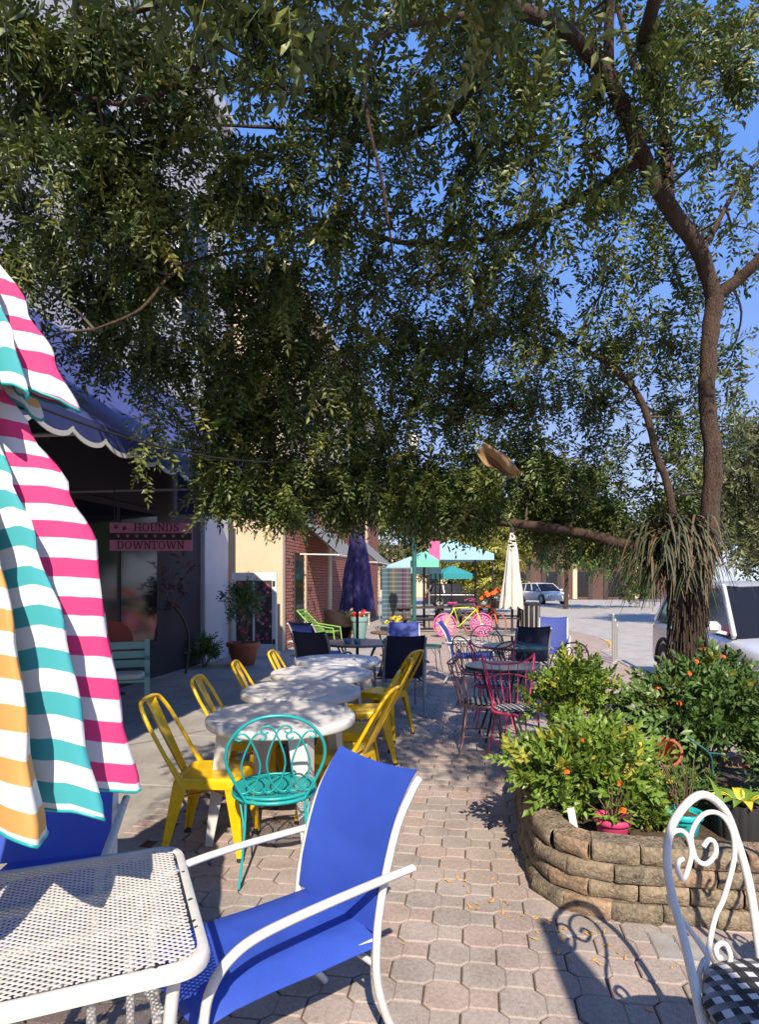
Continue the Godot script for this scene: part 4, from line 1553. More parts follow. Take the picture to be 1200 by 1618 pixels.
	copy(wc, "plum wire chair with scroll back left of the teal table", Vector3(1.22, 0, -7.75), facing(0.9, -0.4))
	var wt := make_bistro_chair(M.teal_paint, "wire_chair", gg)
	wt.set_meta("label", "dark teal wire chair between the two round tables")
	wt.position = Vector3(1.5, 0, -7.25); wt.rotation.y = facing(0.1, -1.0)
	copy(wt, "dark teal wire chair alone left of the pink bicycle wheel", Vector3(0.84, 0, -10.8), facing(0.9, 0.3))
	copy(wt, "dark teal wire chair by the grey-green table", Vector3(1.72, 0, -9.7), facing(0.5, -0.8))
	# closed parasols farther back
	var pu := thing("purple_umbrella", "closed dark purple parasol standing through the grey round table", "umbrella", Vector3(-0.3, 0, -8.55))
	build_closed_umbrella(pu, M.purple_cloth, M.black_metal, 1.2, 2.35, 0.25, 8)
	var wu := thing("white_umbrella", "closed cream-white parasol on the right near the bin", "umbrella", Vector3(2.12, 0, -10.1))
	build_closed_umbrella(wu, M.white_cloth, M.dark_wood, 1.16, 2.35, 0.2, 12)
	# small things on the purple parasol's table
	var cl := thing("cloth", "folded mint cloth on the grey table by the purple parasol", "cloth", Vector3(0.12, 0.727, -8.45), 0.3)
	var mb := MB.new()
	mb.box(tf(Vector3(0, 0.018, 0)), Vector3(0.16, 0.036, 0.12), 0.014)
	part(mb, "fold", M.mint_cloth, cl)
	mb = MB.new()
	mb.box(tf(Vector3(0.01, 0.046, 0), 0.2), Vector3(0.14, 0.02, 0.1), 0.009)
	part(mb, "fold", M.mint_cloth, cl)
	for k in 2:
		var bo := thing("glass_bowl", ["left small blue glass bowl on the grey table", "right small blue glass bowl on the grey table"][k], "bowl", Vector3(-0.42 + k * 0.13, 0.727, -8.35), 0, "blue glass bowls")
		mb = MB.new()
		mb.lathe([Vector2(0, 0), Vector2(0.03, 0), Vector2(0.05, 0.02), Vector2(0.058, 0.06), Vector2(0.053, 0.06), Vector2(0.045, 0.024), Vector2(0, 0.01)], 16)
		part(mb, "bowl", M.lens, bo)


func pot_profile(r0: float, r1: float, h: float, lip: float) -> Array:
	return [Vector2(0, 0), Vector2(r0, 0), Vector2(lerpf(r0, r1, 0.8), h * 0.8), Vector2(r1 + lip, h * 0.82), Vector2(r1 + lip, h), Vector2(r1 - 0.006, h), Vector2(r1 - 0.01, h * 0.86), Vector2(0, h * 0.84)]


func pot(called: String, label: String, at: Vector3, r0: float, r1: float, h: float, m: Material, group := "", lip := 0.008) -> Node3D:
	var t := thing(called, label, "pot", at, 0, group)
	var mb := MB.new()
	mb.lathe(pot_profile(r0, r1, h, lip), 24)
	part(mb, "pot", m, t)
	mb = MB.new()
	mb.lathe([Vector2(r1 - 0.012, h * 0.85), Vector2(r1 * 0.5, h * 0.9), Vector2(0, h * 0.92)], 14)
	part(mb, "soil", M.soil, t)
	return t


func spray_mesh(n: int, l: float, leaf_l: float, leaf_w: float, seed_: int, stem_r: float) -> ArrayMesh:
	var r := RandomNumberGenerator.new()
	r.seed = seed_
	var mb := MB.new()
	var bend := Vector3(r.randf_range(-0.2, 0.2), -0.35, 0)
	var at := func(f: float) -> Vector3: return Vector3(0, 0, l * f) + bend * l * f * f
	mb.tube([at.call(0.0), at.call(0.5), at.call(1.0)], [stem_r, stem_r * 0.7, stem_r * 0.3], 3)
	for k in n:
		var f := (k + 0.6) / n
		var s := 1.0 if k % 2 else -1.0
		var dir := Vector3(s * r.randf_range(0.5, 1.0), r.randf_range(-0.5, 0.45), r.randf_range(0.25, 0.9)).normalized()
		if k == n - 1: dir = Vector3(0.1, -0.3, 1).normalized()
		var up := Vector3(r.randf_range(-0.5, 0.5), 1, r.randf_range(-0.5, 0.5)).normalized()
		var z := r.randf_range(0.7, 1.15)
		mb.leaf(at.call(f), dir, up, leaf_l * z, leaf_w * z, r.randf_range(0.1, 0.4), r.randf_range(0.0, 0.3))
	return mb.mesh()


func along(dir: Vector3, roll: float, s: float, at: Vector3) -> Transform3D:
	var up := Vector3.UP if absf(dir.y) < 0.95 else Vector3.RIGHT
	var b := Basis.looking_at(-dir, up) * Basis(Vector3.BACK, roll)
	return Transform3D(b.scaled(Vector3.ONE * s), at)


func rand_dir() -> Vector3:
	return Vector3(rng.randfn(), rng.randfn(), rng.randfn()).normalized()


func leaf_tint(kind: String) -> Color:
	var q := rng.randf()
	match kind:
		"tree":
			if q < 0.08: return Color(0.2, 0.2, 0.04)
			if q < 0.45: return Color(0.11, 0.135, 0.028) * rng.randf_range(0.8, 1.25)
			return Color(0.075, 0.112, 0.03) * rng.randf_range(0.75, 1.3)
		"lantana":
			if q < 0.1: return Color(0.3, 0.3, 0.04)
			return Color(0.135, 0.22, 0.03) * rng.randf_range(0.7, 1.25)
		"dark":
			if q < 0.06: return Color(0.2, 0.19, 0.03)
			return Color(0.07, 0.13, 0.03) * rng.randf_range(0.7, 1.4)
		"yellowing":
			return Color(0.24, 0.24, 0.04) * rng.randf_range(0.7, 1.3)
		"olive":
			return Color(0.09, 0.1, 0.035) * rng.randf_range(0.7, 1.4)
		"red":
			return Color(0.12, 0.03, 0.035) * rng.randf_range(0.6, 1.3)
	return Color(0.1, 0.15, 0.04)


func bush(t: Node3D, radii: Vector3, base_y: float, n: int, mesh: Mesh, kind: String, size: float, stems := 9) -> void:
	# stems from the root out to a shell of leafy shoots
	var list := []
	var cols := []
	var mb := MB.new()
	var c := Vector3(0, base_y + radii.y, 0)
	for k in stems:
		var d := rand_dir()
		d.y = absf(d.y) * 0.6 - 0.1
		var e := c + d.normalized() * radii * 0.8
		mb.tube(smooth([Vector3(rng.randf_range(-0.04, 0.04), 0, rng.randf_range(-0.04, 0.04)), Vector3(e.x * 0.4, e.y * 0.55, e.z * 0.4), e], 4), [0.008, 0.0075, 0.007, 0.0065, 0.006, 0.005, 0.0045, 0.004, 0.003], 5)
	part(mb, "stem", M.stem, t)
	for k in n:
		var d := rand_dir()
		if d.y < -0.75: d.y = -d.y
		var lump := 0.82 + 0.25 * sin(d.x * 5.0 + k % 3) * cos(d.z * 4.0)
		var rr := pow(rng.randf(), 0.45) * lump
		var p := c + d * radii * rr
		if p.y < 0.02: continue
		var out := (d + Vector3(0, rng.randf_range(-0.2, 0.7), 0) + rand_dir() * 0.6).normalized()
		list.append(along(out, rng.randf_range(-PI, PI), size * rng.randf_range(0.75, 1.2), p - out * 0.08 * size))
		cols.append(leaf_tint(kind))
	many(mesh, M.bush_leaf, list, "foliage", t, cols)


func flower_head(t: Node3D, at: Vector3, m: Material, r: float) -> void:
	var mb := MB.new()
	for k in 11:
		var d := rand_dir()
		d.y = absf(d.y)
		var c := at + d * r * 0.55
		for j in 5:
			var a := TAU * j / 5 + k
			var b := a + TAU / 5
			var x := d.cross(Vector3(0.3, 0.2, 1)).normalized()
			var yv := d.cross(x)
			mb.flat(c, c + (x * cos(a) + yv * sin(a)) * r * 0.45 + d * r * 0.1, c + (x * cos(b) + yv * sin(b)) * r * 0.45 + d * r * 0.1, d)
	part(mb, "flower", m, t)


func build_plants() -> void:
	var bl := spray_mesh(9, 0.13, 0.058, 0.036, 21, 0.0022)
	var bl2 := spray_mesh(8, 0.15, 0.05, 0.024, 22, 0.002)
	# lantanas in the planter
	var a := thing("lantana_bush", "bright green lantana bush spilling over the planter's left front", "bush", Vector3(1.17, 0.26, -3.55), 0, "bushes in the stone planter")
	bush(a, Vector3(0.5, 0.25, 0.42), 0.0, 600, bl, "lantana", 1.0)
	for p in [[-0.08, 0.43, 0.16], [0.1, 0.42, 0.14], [0.05, 0.26, 0.34], [0.33, 0.25, 0.28], [-0.2, 0.3, 0.28], [0.25, 0.4, 0.1]]:
		flower_head(a, Vector3(p[0], p[1], p[2]), M.orange if p[0] < 0.2 else M.yellow_petal, 0.021)
	a = thing("lantana_bush", "large dark green lantana bush with red-orange flowers round the tree trunk", "bush", Vector3(2.12, 0.28, -4.05), 0, "bushes in the stone planter")
	bush(a, Vector3(0.62, 0.41, 0.5), 0.0, 720, bl, "dark", 1.0, 14)
	for p in [[-0.45, 0.62, 0.25], [-0.36, 0.55, 0.34], [-0.28, 0.72, 0.3], [-0.2, 0.78, 0.22], [0.0, 0.8, 0.15], [-0.1, 0.84, 0.1], [-0.06, 0.22, 0.5]]:
		flower_head(a, Vector3(p[0], p[1], p[2]), M.orange if p[1] > 0.45 else M.red_petal, 0.02)
	a = thing("leafy_shrub", "loose leafy shrub at the back of the planter by the pink chairs", "bush", Vector3(1.47, 0.28, -4.72), 0, "bushes in the stone planter")
	bush(a, Vector3(0.42, 0.36, 0.3), 0.06, 380, bl, "lantana", 0.85, 12)
	a = thing("leafy_shrub", "light green shrub at the right end of the planter behind the ribbed pot", "bush", Vector3(2.3, 0.28, -3.45), 0, "bushes in the stone planter")
	bush(a, Vector3(0.3, 0.2, 0.25), 0.02, 170, bl2, "dark", 1.0)
	a = thing("leafy_shrub", "low leafy plant between the pink and turquoise pots", "bush", Vector3(1.38, 0.25, -3.27), 0, "bushes in the stone planter")
	bush(a, Vector3(0.15, 0.1, 0.12), 0.0, 60, bl, "lantana", 0.8, 5)
	a = thing("leafy_shrub", "bushy plant filling the planter behind the turquoise pot", "bush", Vector3(1.68, 0.26, -3.5), 0, "bushes in the stone planter")
	bush(a, Vector3(0.26, 0.12, 0.2), 0.0, 120, bl2, "dark", 0.9, 6)
	# pots standing in the planter
	var p := pot("pink_pot", "pink plastic pot just inside the planter wall", Vector3(1.165, 0.235, -3.16), 0.062, 0.085, 0.14, M.pink_pot)
	var lf := MB.new()
	for k in 16:
		var d := Vector3(rng.randf_range(-1, 1), rng.randf_range(0.4, 1.3), rng.randf_range(-1, 1)).normalized()
		lf.tube([Vector3(0, 0.12, 0), Vector3(0, 0.12, 0) + d * rng.randf_range(0.1, 0.2)], 0.003, 4)
	part(lf, "dry_stem", M.dry_strap, p)
	flower_head(p, Vector3(0.03, 0.19, 0.06), M.orange, 0.022)
	lf = MB.new()
	for k in 18:
		var d := Vector3(rng.randf_range(-1, 1), rng.randf_range(-0.1, 0.8), rng.randf_range(-0.6, 1)).normalized()
		lf.leaf(Vector3(d.x * 0.06, 0.12 + rng.randf() * 0.07, d.z * 0.06), d, Vector3.UP, 0.06, 0.038)
	part(lf, "foliage", M.fresh_leaf, p)
	p = pot("turquoise_pot", "turquoise pot with bare twigs behind the planter wall", Vector3(1.55, 0.235, -3.22), 0.06, 0.085, 0.145, M.aqua_pot)
	lf = MB.new()
	for k in 12:
		var d := Vector3(rng.randf_range(-0.6, 0.6), 1, rng.randf_range(-0.6, 0.6)).normalized()
		var e := Vector3(0, 0.12, 0) + d * rng.randf_range(0.15, 0.33)
		lf.tube([Vector3(d.x * 0.04, 0.1, d.z * 0.04), e * 0.6 + Vector3(0.01, 0.05, 0), e], 0.0035, 4)
		lf.tube([e * 0.7, e * 0.7 + rand_dir() * 0.07], 0.002, 4)
	part(lf, "twig", M.dry_strap, p)
	# black ribbed pot with broad strap leaves
	p = thing("ribbed_pot", "black ribbed pot with broad yellow-green leaves at the planter's right", "pot", Vector3(1.84, 0.25, -3.2))
	lf = MB.new()
	var g := []
	for i in 5:
		var line := []
		for k in 72:
			var an := TAU * k / 72
			var r := (0.135 + 0.018 * i / 4.0) + (0.004 if k % 3 == 0 else -0.003)
			line.append(Vector3(cos(an) * r, 0.2 * i / 4.0, sin(an) * r))
		g.append(line)
	lf.sheet(g, [], true, 0.004, true)
	part(lf, "pot", M.black_pot, p)
	lf = MB.new()
	lf.lathe([Vector2(0.15, 0.17), Vector2(0.0, 0.18)], 20)
	part(lf, "soil", M.soil, p)
	for k in 12:
		lf = MB.new()
		var an := TAU * k / 12 + rng.randf() * 0.4
		var d := Vector3(cos(an), 0, sin(an))
		var rows := []
		for i in 7:
			var f := i / 6.0
			var c := Vector3(d.x * 0.03, 0.17, d.z * 0.03) + d * (0.13 * f * (0.5 + f * 0.6)) + Vector3(0, 0.16 * f - 0.13 * f * f, 0)
			var w := 0.026 * sin(PI * clampf(f * 0.85 + 0.12, 0, 1))
			var s := Vector3(-d.z, 0, d.x) * w
			rows.append([c - s, c - Vector3(0, 0.006, 0), c + s])
		lf.sheet(rows, [], true, 0.002)
		part(lf, "strap_leaf", M.fresh_leaf if k % 3 else M.yellow_petal, p)
	lf = MB.new()
	lf.leaf(Vector3(-0.12, 0.17, 0.06), Vector3(-0.45, 0.85, 0.1).normalized(), Vector3(0.3, 0.3, 1).normalized(), 0.19, 0.04, 0.1, 0.05)
	part(lf, "strap_leaf", M.fresh_leaf, p)
	# tipped terracotta pot on an upturned one
	p = pot("terracotta_pot", "upturned terracotta pot among red leaves under the tipped pot", Vector3(1.68, 0.28, -3.82), 0.1, 0.075, 0.15, M.terracotta)
	p = pot("terracotta_pot", "tipped terracotta pot lying among the bushes", Vector3(1.745, 0.45, -3.82), 0.062, 0.088, 0.15, M.terracotta)
	p.rotation = Vector3(0.55, 0.5, 0.75)
	p.get_node("soil").free()
	var hollow := MB.new()
	hollow.lathe([Vector2(0, 0), Vector2(0.062, 0), Vector2(0.083, 0.12), Vector2(0.096, 0.123), Vector2(0.096, 0.15), Vector2(0.082, 0.15), Vector2(0.078, 0.13), Vector2(0.056, 0.012), Vector2(0, 0.012)], 28)
	p.get_node("pot").mesh = hollow.mesh()
	a = thing("red_plant", "small red-leaved plant below the tipped terracotta pot", "plant", Vector3(1.5, 0.29, -3.45))
	lf = MB.new()
	for k in 46:
		var d := Vector3(rng.randf_range(-1, 1), rng.randf_range(0.1, 1.4), rng.randf_range(-1, 1)).normalized()
		lf.leaf(d * rng.randf_range(0.02, 0.1) + Vector3(0, 0.02, 0), d, Vector3.UP, 0.075, 0.04)
	part(lf, "foliage", M.red_disc, a)
	# wire ornament
	a = thing("wire_stake", "bent teal wire garden stake behind the white scroll chair", "ornament", Vector3(1.86, 0.29, -3.55))
	lf = MB.new()
	lf.tube(smooth(v3([[0.0, 0.0, 0], [0.01, 0.2, 0], [-0.02, 0.3, 0.02], [-0.1, 0.36, 0], [-0.13, 0.38, 0]]), 4), 0.006, 6)
	lf.tube(smooth(v3([[-0.02, 0.3, 0.02], [0.05, 0.29, 0], [0.1, 0.27, 0]]), 4), 0.006, 6)
	part(lf, "wire", M.teal_paint, a)
	# plastic plant label
	a = thing("plant_label", "small white plastic label stuck in soil beside the pink pot", "label", Vector3(0.99, 0.27, -3.24), 0.4)
	lf = MB.new()
	lf.box(Transform3D(Basis(Vector3.RIGHT, -0.3), Vector3(0, 0.06, 0)), Vector3(0.045, 0.11, 0.004), 0.001)
	part(lf, "tag", M.trim_white, a)
	# potted shrub by the storefront and companions
	p = pot("shrub_pot", "terracotta pot with a twiggy shrub in front of the white gate", Vector3(-2.52, 0, -11.7), 0.2, 0.29, 0.42, M.terracotta, "", 0.02)
	var sh := thing("potted_shrub", "twiggy dark shrub growing in the terracotta pot by the gate", "shrub", Vector3(-2.52, 0.38, -11.7))
	bush(sh, Vector3(0.45, 0.5, 0.4), 0.25, 200, bl2, "dark", 1.3, 10)
	sh = thing("potted_shrub", "low dark shrub at the foot of the storefront beside the pot", "shrub", Vector3(-3.15, 0, -11.4))
	bush(sh, Vector3(0.35, 0.3, 0.3), 0.0, 150, bl2, "dark", 1.2, 8)
	sh = thing("red_leaf_tree", "wiry little tree with sparse dark red leaves against the dark storefront", "tree", Vector3(-3.25, 0, -10.6))
	lf = MB.new()
	lf.tube(smooth(v3([[0, 0, 0], [0.05, 0.6, 0], [-0.1, 1.0, 0], [-0.5, 1.4, 0], [-0.9, 1.75, 0.1]]), 4), 0.022, 6)
	lf.tube(smooth(v3([[-0.3, 1.2, 0], [-0.35, 1.6, 0.1], [-0.55, 2.0, 0.1]]), 4), 0.014, 6)
	lf.tube(smooth(v3([[-0.5, 1.4, 0], [-0.9, 1.35, 0.1], [-1.2, 1.3, 0.1]]), 4), 0.012, 6)
	part(lf, "trunk", M.twig, sh)
	var list := []
	var cols := []
	for k in 120:
		var q := Vector3(rng.randf_range(-1.1, 0.0), rng.randf_range(1.1, 2.0), rng.randf_range(-0.3, 0.4))
		list.append(along(rand_dir(), rng.randf() * TAU, 1.2, q)); cols.append(leaf_tint("red"))
	many(bl2, M.bush_leaf, list, "crown", sh, cols)
	# fallen leaves on the paving
	var fl := MB.new()
	fl.leaf(Vector3.ZERO, Vector3.BACK, Vector3.UP, 0.045, 0.017, -0.2, -0.2)
	list = []
	cols = []
	for k in 120:
		var q := Vector3(rng.randf_range(-1.2, 1.6), 0.004, -rng.randf_range(2.2, 6.5))
		if k < 42:
			var an := rng.randf_range(PI * 0.5, PI * 1.6)
			var uw := Vector2(PLANTER[0] + 0.42, PLANTER[2] + 0.42) + Vector2(cos(an), sin(an) * -1.0 if sin(an) > 0 else sin(an)) * rng.randf_range(0.46, 0.75)
			q = sw(uw.x, uw.y, 0.004)
		if in_planter(uw_of(q), 0.02): continue
		list.append(Transform3D(Basis(Vector3.UP, rng.randf() * TAU).scaled(Vector3.ONE * rng.randf_range(0.5, 1.1)), q))
	var fo := many(fl.mesh(), M.fallen_leaf, list, numbered("fallen_leaves"), self)
	tag(fo, "small orange-brown fallen leaves scattered on the paving", "leaves")


# ---------------------------------------------------------------- the tree
const LIMBS := [
	[[2.12, 0.38, -4.30, 0.099], [2.12, 0.85, -4.30, 0.095], [2.15, 1.37, -4.30, 0.079], [2.23, 1.84, -4.30, 0.062], [2.27, 2.32, -4.30, 0.058], [2.23, 2.75, -4.30, 0.053], [2.23, 3.08, -4.28, 0.053], [2.25, 3.45, -4.25, 0.058]],
	[[2.25, 3.45, -4.25, 0.052], [2.10, 3.72, -4.15, 0.052], [1.84, 3.90, -4.00, 0.052], [1.62, 4.17, -3.90, 0.050], [1.37, 4.50, -3.75, 0.046], [1.08, 4.66, -3.60, 0.041], [0.75, 4.62, -3.40, 0.038], [0.34, 4.69, -3.35, 0.034], [-0.13, 4.76, -3.35, 0.028], [-0.75, 4.77, -3.40, 0.024], [-1.40, 4.69, -3.50, 0.017], [-1.92, 4.60, -3.55, 0.010]],
	[[2.25, 3.45, -4.25, 0.043], [2.37, 3.54, -4.20, 0.039], [2.50, 3.67, -4.10, 0.036], [2.80, 4.02, -4.00, 0.028], [3.04, 4.55, -3.90, 0.015]],
	[[1.60, 4.14, -3.90, 0.036], [1.39, 4.08, -4.10, 0.031], [1.07, 4.01, -4.30, 0.028], [0.72, 3.97, -4.50, 0.022], [0.19, 4.06, -4.70, 0.019], [-0.38, 4.28, -4.80, 0.015], [-1.08, 4.43, -4.90, 0.010]],
	[[1.37, 4.50, -3.75, 0.031], [1.34, 4.72, -3.70, 0.029], [1.31, 4.93, -3.60, 0.026], [1.19, 5.18, -3.40, 0.013]],
	[[1.84, 3.90, -4.00, 0.031], [1.84, 4.49, -4.10, 0.026], [1.72, 4.90, -4.20, 0.022], [1.63, 5.41, -4.30, 0.017], [1.46, 5.93, -4.30, 0.010]],
	[[0.67, 4.61, -3.37, 0.031], [0.59, 4.57, -3.60, 0.026], [0.51, 4.43, -3.80, 0.022], [0.35, 4.37, -3.90, 0.019], [0.00, 4.32, -4.00, 0.017], [-0.41, 4.47, -4.10, 0.015], [-0.92, 4.57, -4.20, 0.010], [-1.39, 4.59, -4.20, 0.007]],
	[[-0.75, 4.77, -3.40, 0.019], [-1.00, 4.34, -3.45, 0.015], [-1.40, 4.19, -3.50, 0.013], [-1.71, 4.26, -3.50, 0.010], [-1.99, 4.31, -3.50, 0.007]],
	[[-0.38, 4.28, -4.80, 0.014], [-0.77, 3.93, -4.50, 0.013], [-1.11, 3.65, -4.10, 0.012], [-1.29, 3.43, -3.90, 0.010], [-1.44, 3.18, -3.80, 0.009], [-1.67, 3.02, -3.70, 0.006]],
	[[1.07, 4.01, -4.30, 0.022], [0.87, 3.84, -4.60, 0.019], [0.71, 3.60, -4.90, 0.017], [0.69, 3.27, -5.10, 0.014], [0.64, 2.81, -5.30, 0.009]],
	[[2.11, 1.61, -4.35, 0.043], [1.84, 1.79, -4.60, 0.043], [1.47, 1.94, -4.90, 0.039], [0.83, 2.05, -5.20, 0.034], [0.11, 2.12, -5.50, 0.029], [-0.56, 2.21, -5.60, 0.022], [-1.12, 2.38, -5.60, 0.015], [-1.51, 2.73, -5.40, 0.009]],
	[[2.20, 0.51, -4.50, 0.043], [2.18, 1.17, -4.58, 0.036], [2.13, 2.09, -4.60, 0.028], [2.02, 2.46, -4.60, 0.026], [1.90, 2.87, -4.60, 0.024], [1.66, 3.13, -4.60, 0.019], [1.32, 3.37, -4.70, 0.014], [0.96, 3.56, -4.80, 0.009]],
	[[0.11, 2.12, -5.50, 0.022], [-0.22, 2.73, -5.40, 0.019], [-0.62, 3.20, -5.20, 0.015], [-0.80, 3.64, -5.00, 0.012], [-0.88, 3.99, -4.90, 0.007]],
	[[0.75, 4.62, -3.40, 0.022], [0.13, 4.36, -3.20, 0.017], [-0.05, 4.12, -3.10, 0.012], [-0.06, 3.84, -3.10, 0.009], [0.02, 3.53, -3.20, 0.008], [0.08, 3.16, -3.30, 0.005]],
	[[2.12, 3.70, -4.15, 0.017], [2.45, 4.25, -4.30, 0.015], [2.83, 4.65, -4.50, 0.010]],
]
const CLUMPS := [
	[-1.89, 4.48, -3.37, 0.21, 105], [-1.55, 4.48, -3.36, 0.21, 105], [-1.29, 4.81, -3.78, 0.23, 54], [-0.86, 4.58, -3.47, 0.22, 64], [-0.56, 4.60, -3.48, 0.22, 64], [-0.16, 4.90, -3.90, 0.24, 42], [0.16, 4.93, -3.87, 0.24, 42], [0.60, 4.83, -3.82, 0.24, 78], [0.95, 5.00, -3.98, 0.25, 33], [1.37, 4.98, -3.91, 0.24, 32], [1.69, 4.85, -3.85, 0.24, 42], [2.25, 5.11, -4.08, 0.25, 63],
	[-2.03, 4.36, -3.70, 0.23, 127], [-1.67, 4.41, -3.71, 0.23, 73], [-1.27, 4.36, -3.62, 0.22, 50], [-0.85, 4.29, -3.51, 0.22, 19], [-0.50, 4.19, -3.42, 0.21, 44], [-0.19, 4.40, -3.70, 0.23, 52], [0.16, 4.60, -3.97, 0.25, 44], [0.55, 4.34, -3.61, 0.22, 49], [0.96, 4.42, -3.72, 0.23, 52], [1.39, 4.55, -3.86, 0.24, 42], [1.61, 4.33, -3.64, 0.23, 50], [2.15, 4.61, -3.96, 0.25, 44],
	[-1.89, 3.88, -3.44, 0.21, 63], [-1.64, 4.01, -3.74, 0.23, 130], [-1.28, 4.14, -3.81, 0.24, 77], [-0.86, 3.95, -3.63, 0.23, 37], [-0.51, 4.03, -3.72, 0.23, 52], [-0.22, 4.23, -3.96, 0.25, 59], [0.15, 4.10, -3.81, 0.24, 41], [0.60, 4.34, -4.10, 0.25, 63], [0.88, 3.98, -3.68, 0.23, 51], [1.33, 4.17, -3.87, 0.24, 31], [1.89, 4.39, -4.21, 0.26, 50], [2.03, 4.11, -3.78, 0.23, 30],
	[-2.20, 3.82, -3.93, 0.24, 58], [-1.79, 3.72, -3.91, 0.24, 81], [-1.33, 3.68, -3.80, 0.24, 134], [-0.95, 3.83, -4.01, 0.25, 86], [-0.60, 3.83, -3.95, 0.24, 59], [-0.23, 3.82, -4.06, 0.25, 62], [0.21, 4.04, -4.29, 0.27, 52], [0.58, 3.87, -4.03, 0.25, 61], [1.05, 3.88, -4.05, 0.25, 46], [1.44, 3.81, -3.98, 0.25, 33], [2.00, 4.05, -4.48, 0.28, 42], [2.42, 3.99, -4.34, 0.27, 20],
	[-2.33, 3.52, -4.15, 0.26, 91], [-1.95, 3.59, -4.45, 0.28, 183], [-1.48, 3.52, -4.28, 0.27, 170], [-1.10, 3.67, -4.55, 0.28, 110], [-0.66, 3.70, -4.55, 0.28, 110], [-0.18, 3.80, -4.70, 0.29, 83], [0.30, 3.75, -4.74, 0.29, 85], [0.69, 3.60, -4.30, 0.27, 52], [1.22, 3.84, -4.78, 0.30, 64], [1.56, 3.60, -4.40, 0.27, 40], [2.17, 3.78, -4.71, 0.29, 46], [2.44, 3.64, -4.35, 0.27, 12],
	[-2.61, 3.23, -4.65, 0.29, 61], [-2.09, 3.29, -4.75, 0.29, 34], [-1.77, 3.35, -4.94, 0.31, 130], [-1.15, 3.29, -4.81, 0.30, 214], [-0.72, 3.39, -4.86, 0.30, 219], [-0.22, 3.26, -4.65, 0.29, 115], [0.27, 3.46, -5.07, 0.31, 137], [0.76, 3.33, -4.83, 0.30, 88], [1.21, 3.23, -4.66, 0.29, 61], [1.65, 3.30, -4.71, 0.29, 62], [2.26, 3.45, -5.07, 0.31, 54], [2.78, 3.41, -4.93, 0.31, 16],
	[-1.68, 2.80, -4.85, 0.30, 36], [-1.31, 2.90, -5.22, 0.32, 253], [-0.86, 2.93, -5.32, 0.33, 262], [-0.28, 2.86, -5.03, 0.31, 134], [0.30, 2.97, -5.14, 0.32, 141], [0.76, 3.04, -5.37, 0.33, 154], [1.27, 2.93, -5.19, 0.32, 102], [1.92, 3.06, -5.39, 0.33, 110], [2.30, 2.92, -5.10, 0.32, 73], [2.91, 3.03, -5.30, 0.33, 18],
	[-1.25, 2.44, -5.21, 0.32, 145], [-0.74, 2.45, -5.43, 0.34, 274], [-0.25, 2.48, -5.39, 0.33, 269], [0.27, 2.42, -5.51, 0.34, 281], [0.83, 2.39, -5.20, 0.32, 251], [1.33, 2.50, -5.36, 0.33, 266], [1.88, 2.44, -5.44, 0.34, 112], [2.24, 2.45, -5.12, 0.32, 55], [2.95, 2.41, -5.45, 0.34, 9],
	[-1.31, 2.23, -5.28, 0.20, 105], [-0.87, 2.24, -5.36, 0.20, 267], [-0.33, 2.26, -5.52, 0.21, 283], [0.23, 2.22, -5.21, 0.19, 252], [0.82, 2.20, -5.06, 0.19, 238], [1.41, 2.06, -5.45, 0.20, 276], [1.81, 2.03, -5.13, 0.19, 244], [2.47, 2.05, -5.34, 0.20, 151], [2.98, 2.06, -5.53, 0.21, 20],
]


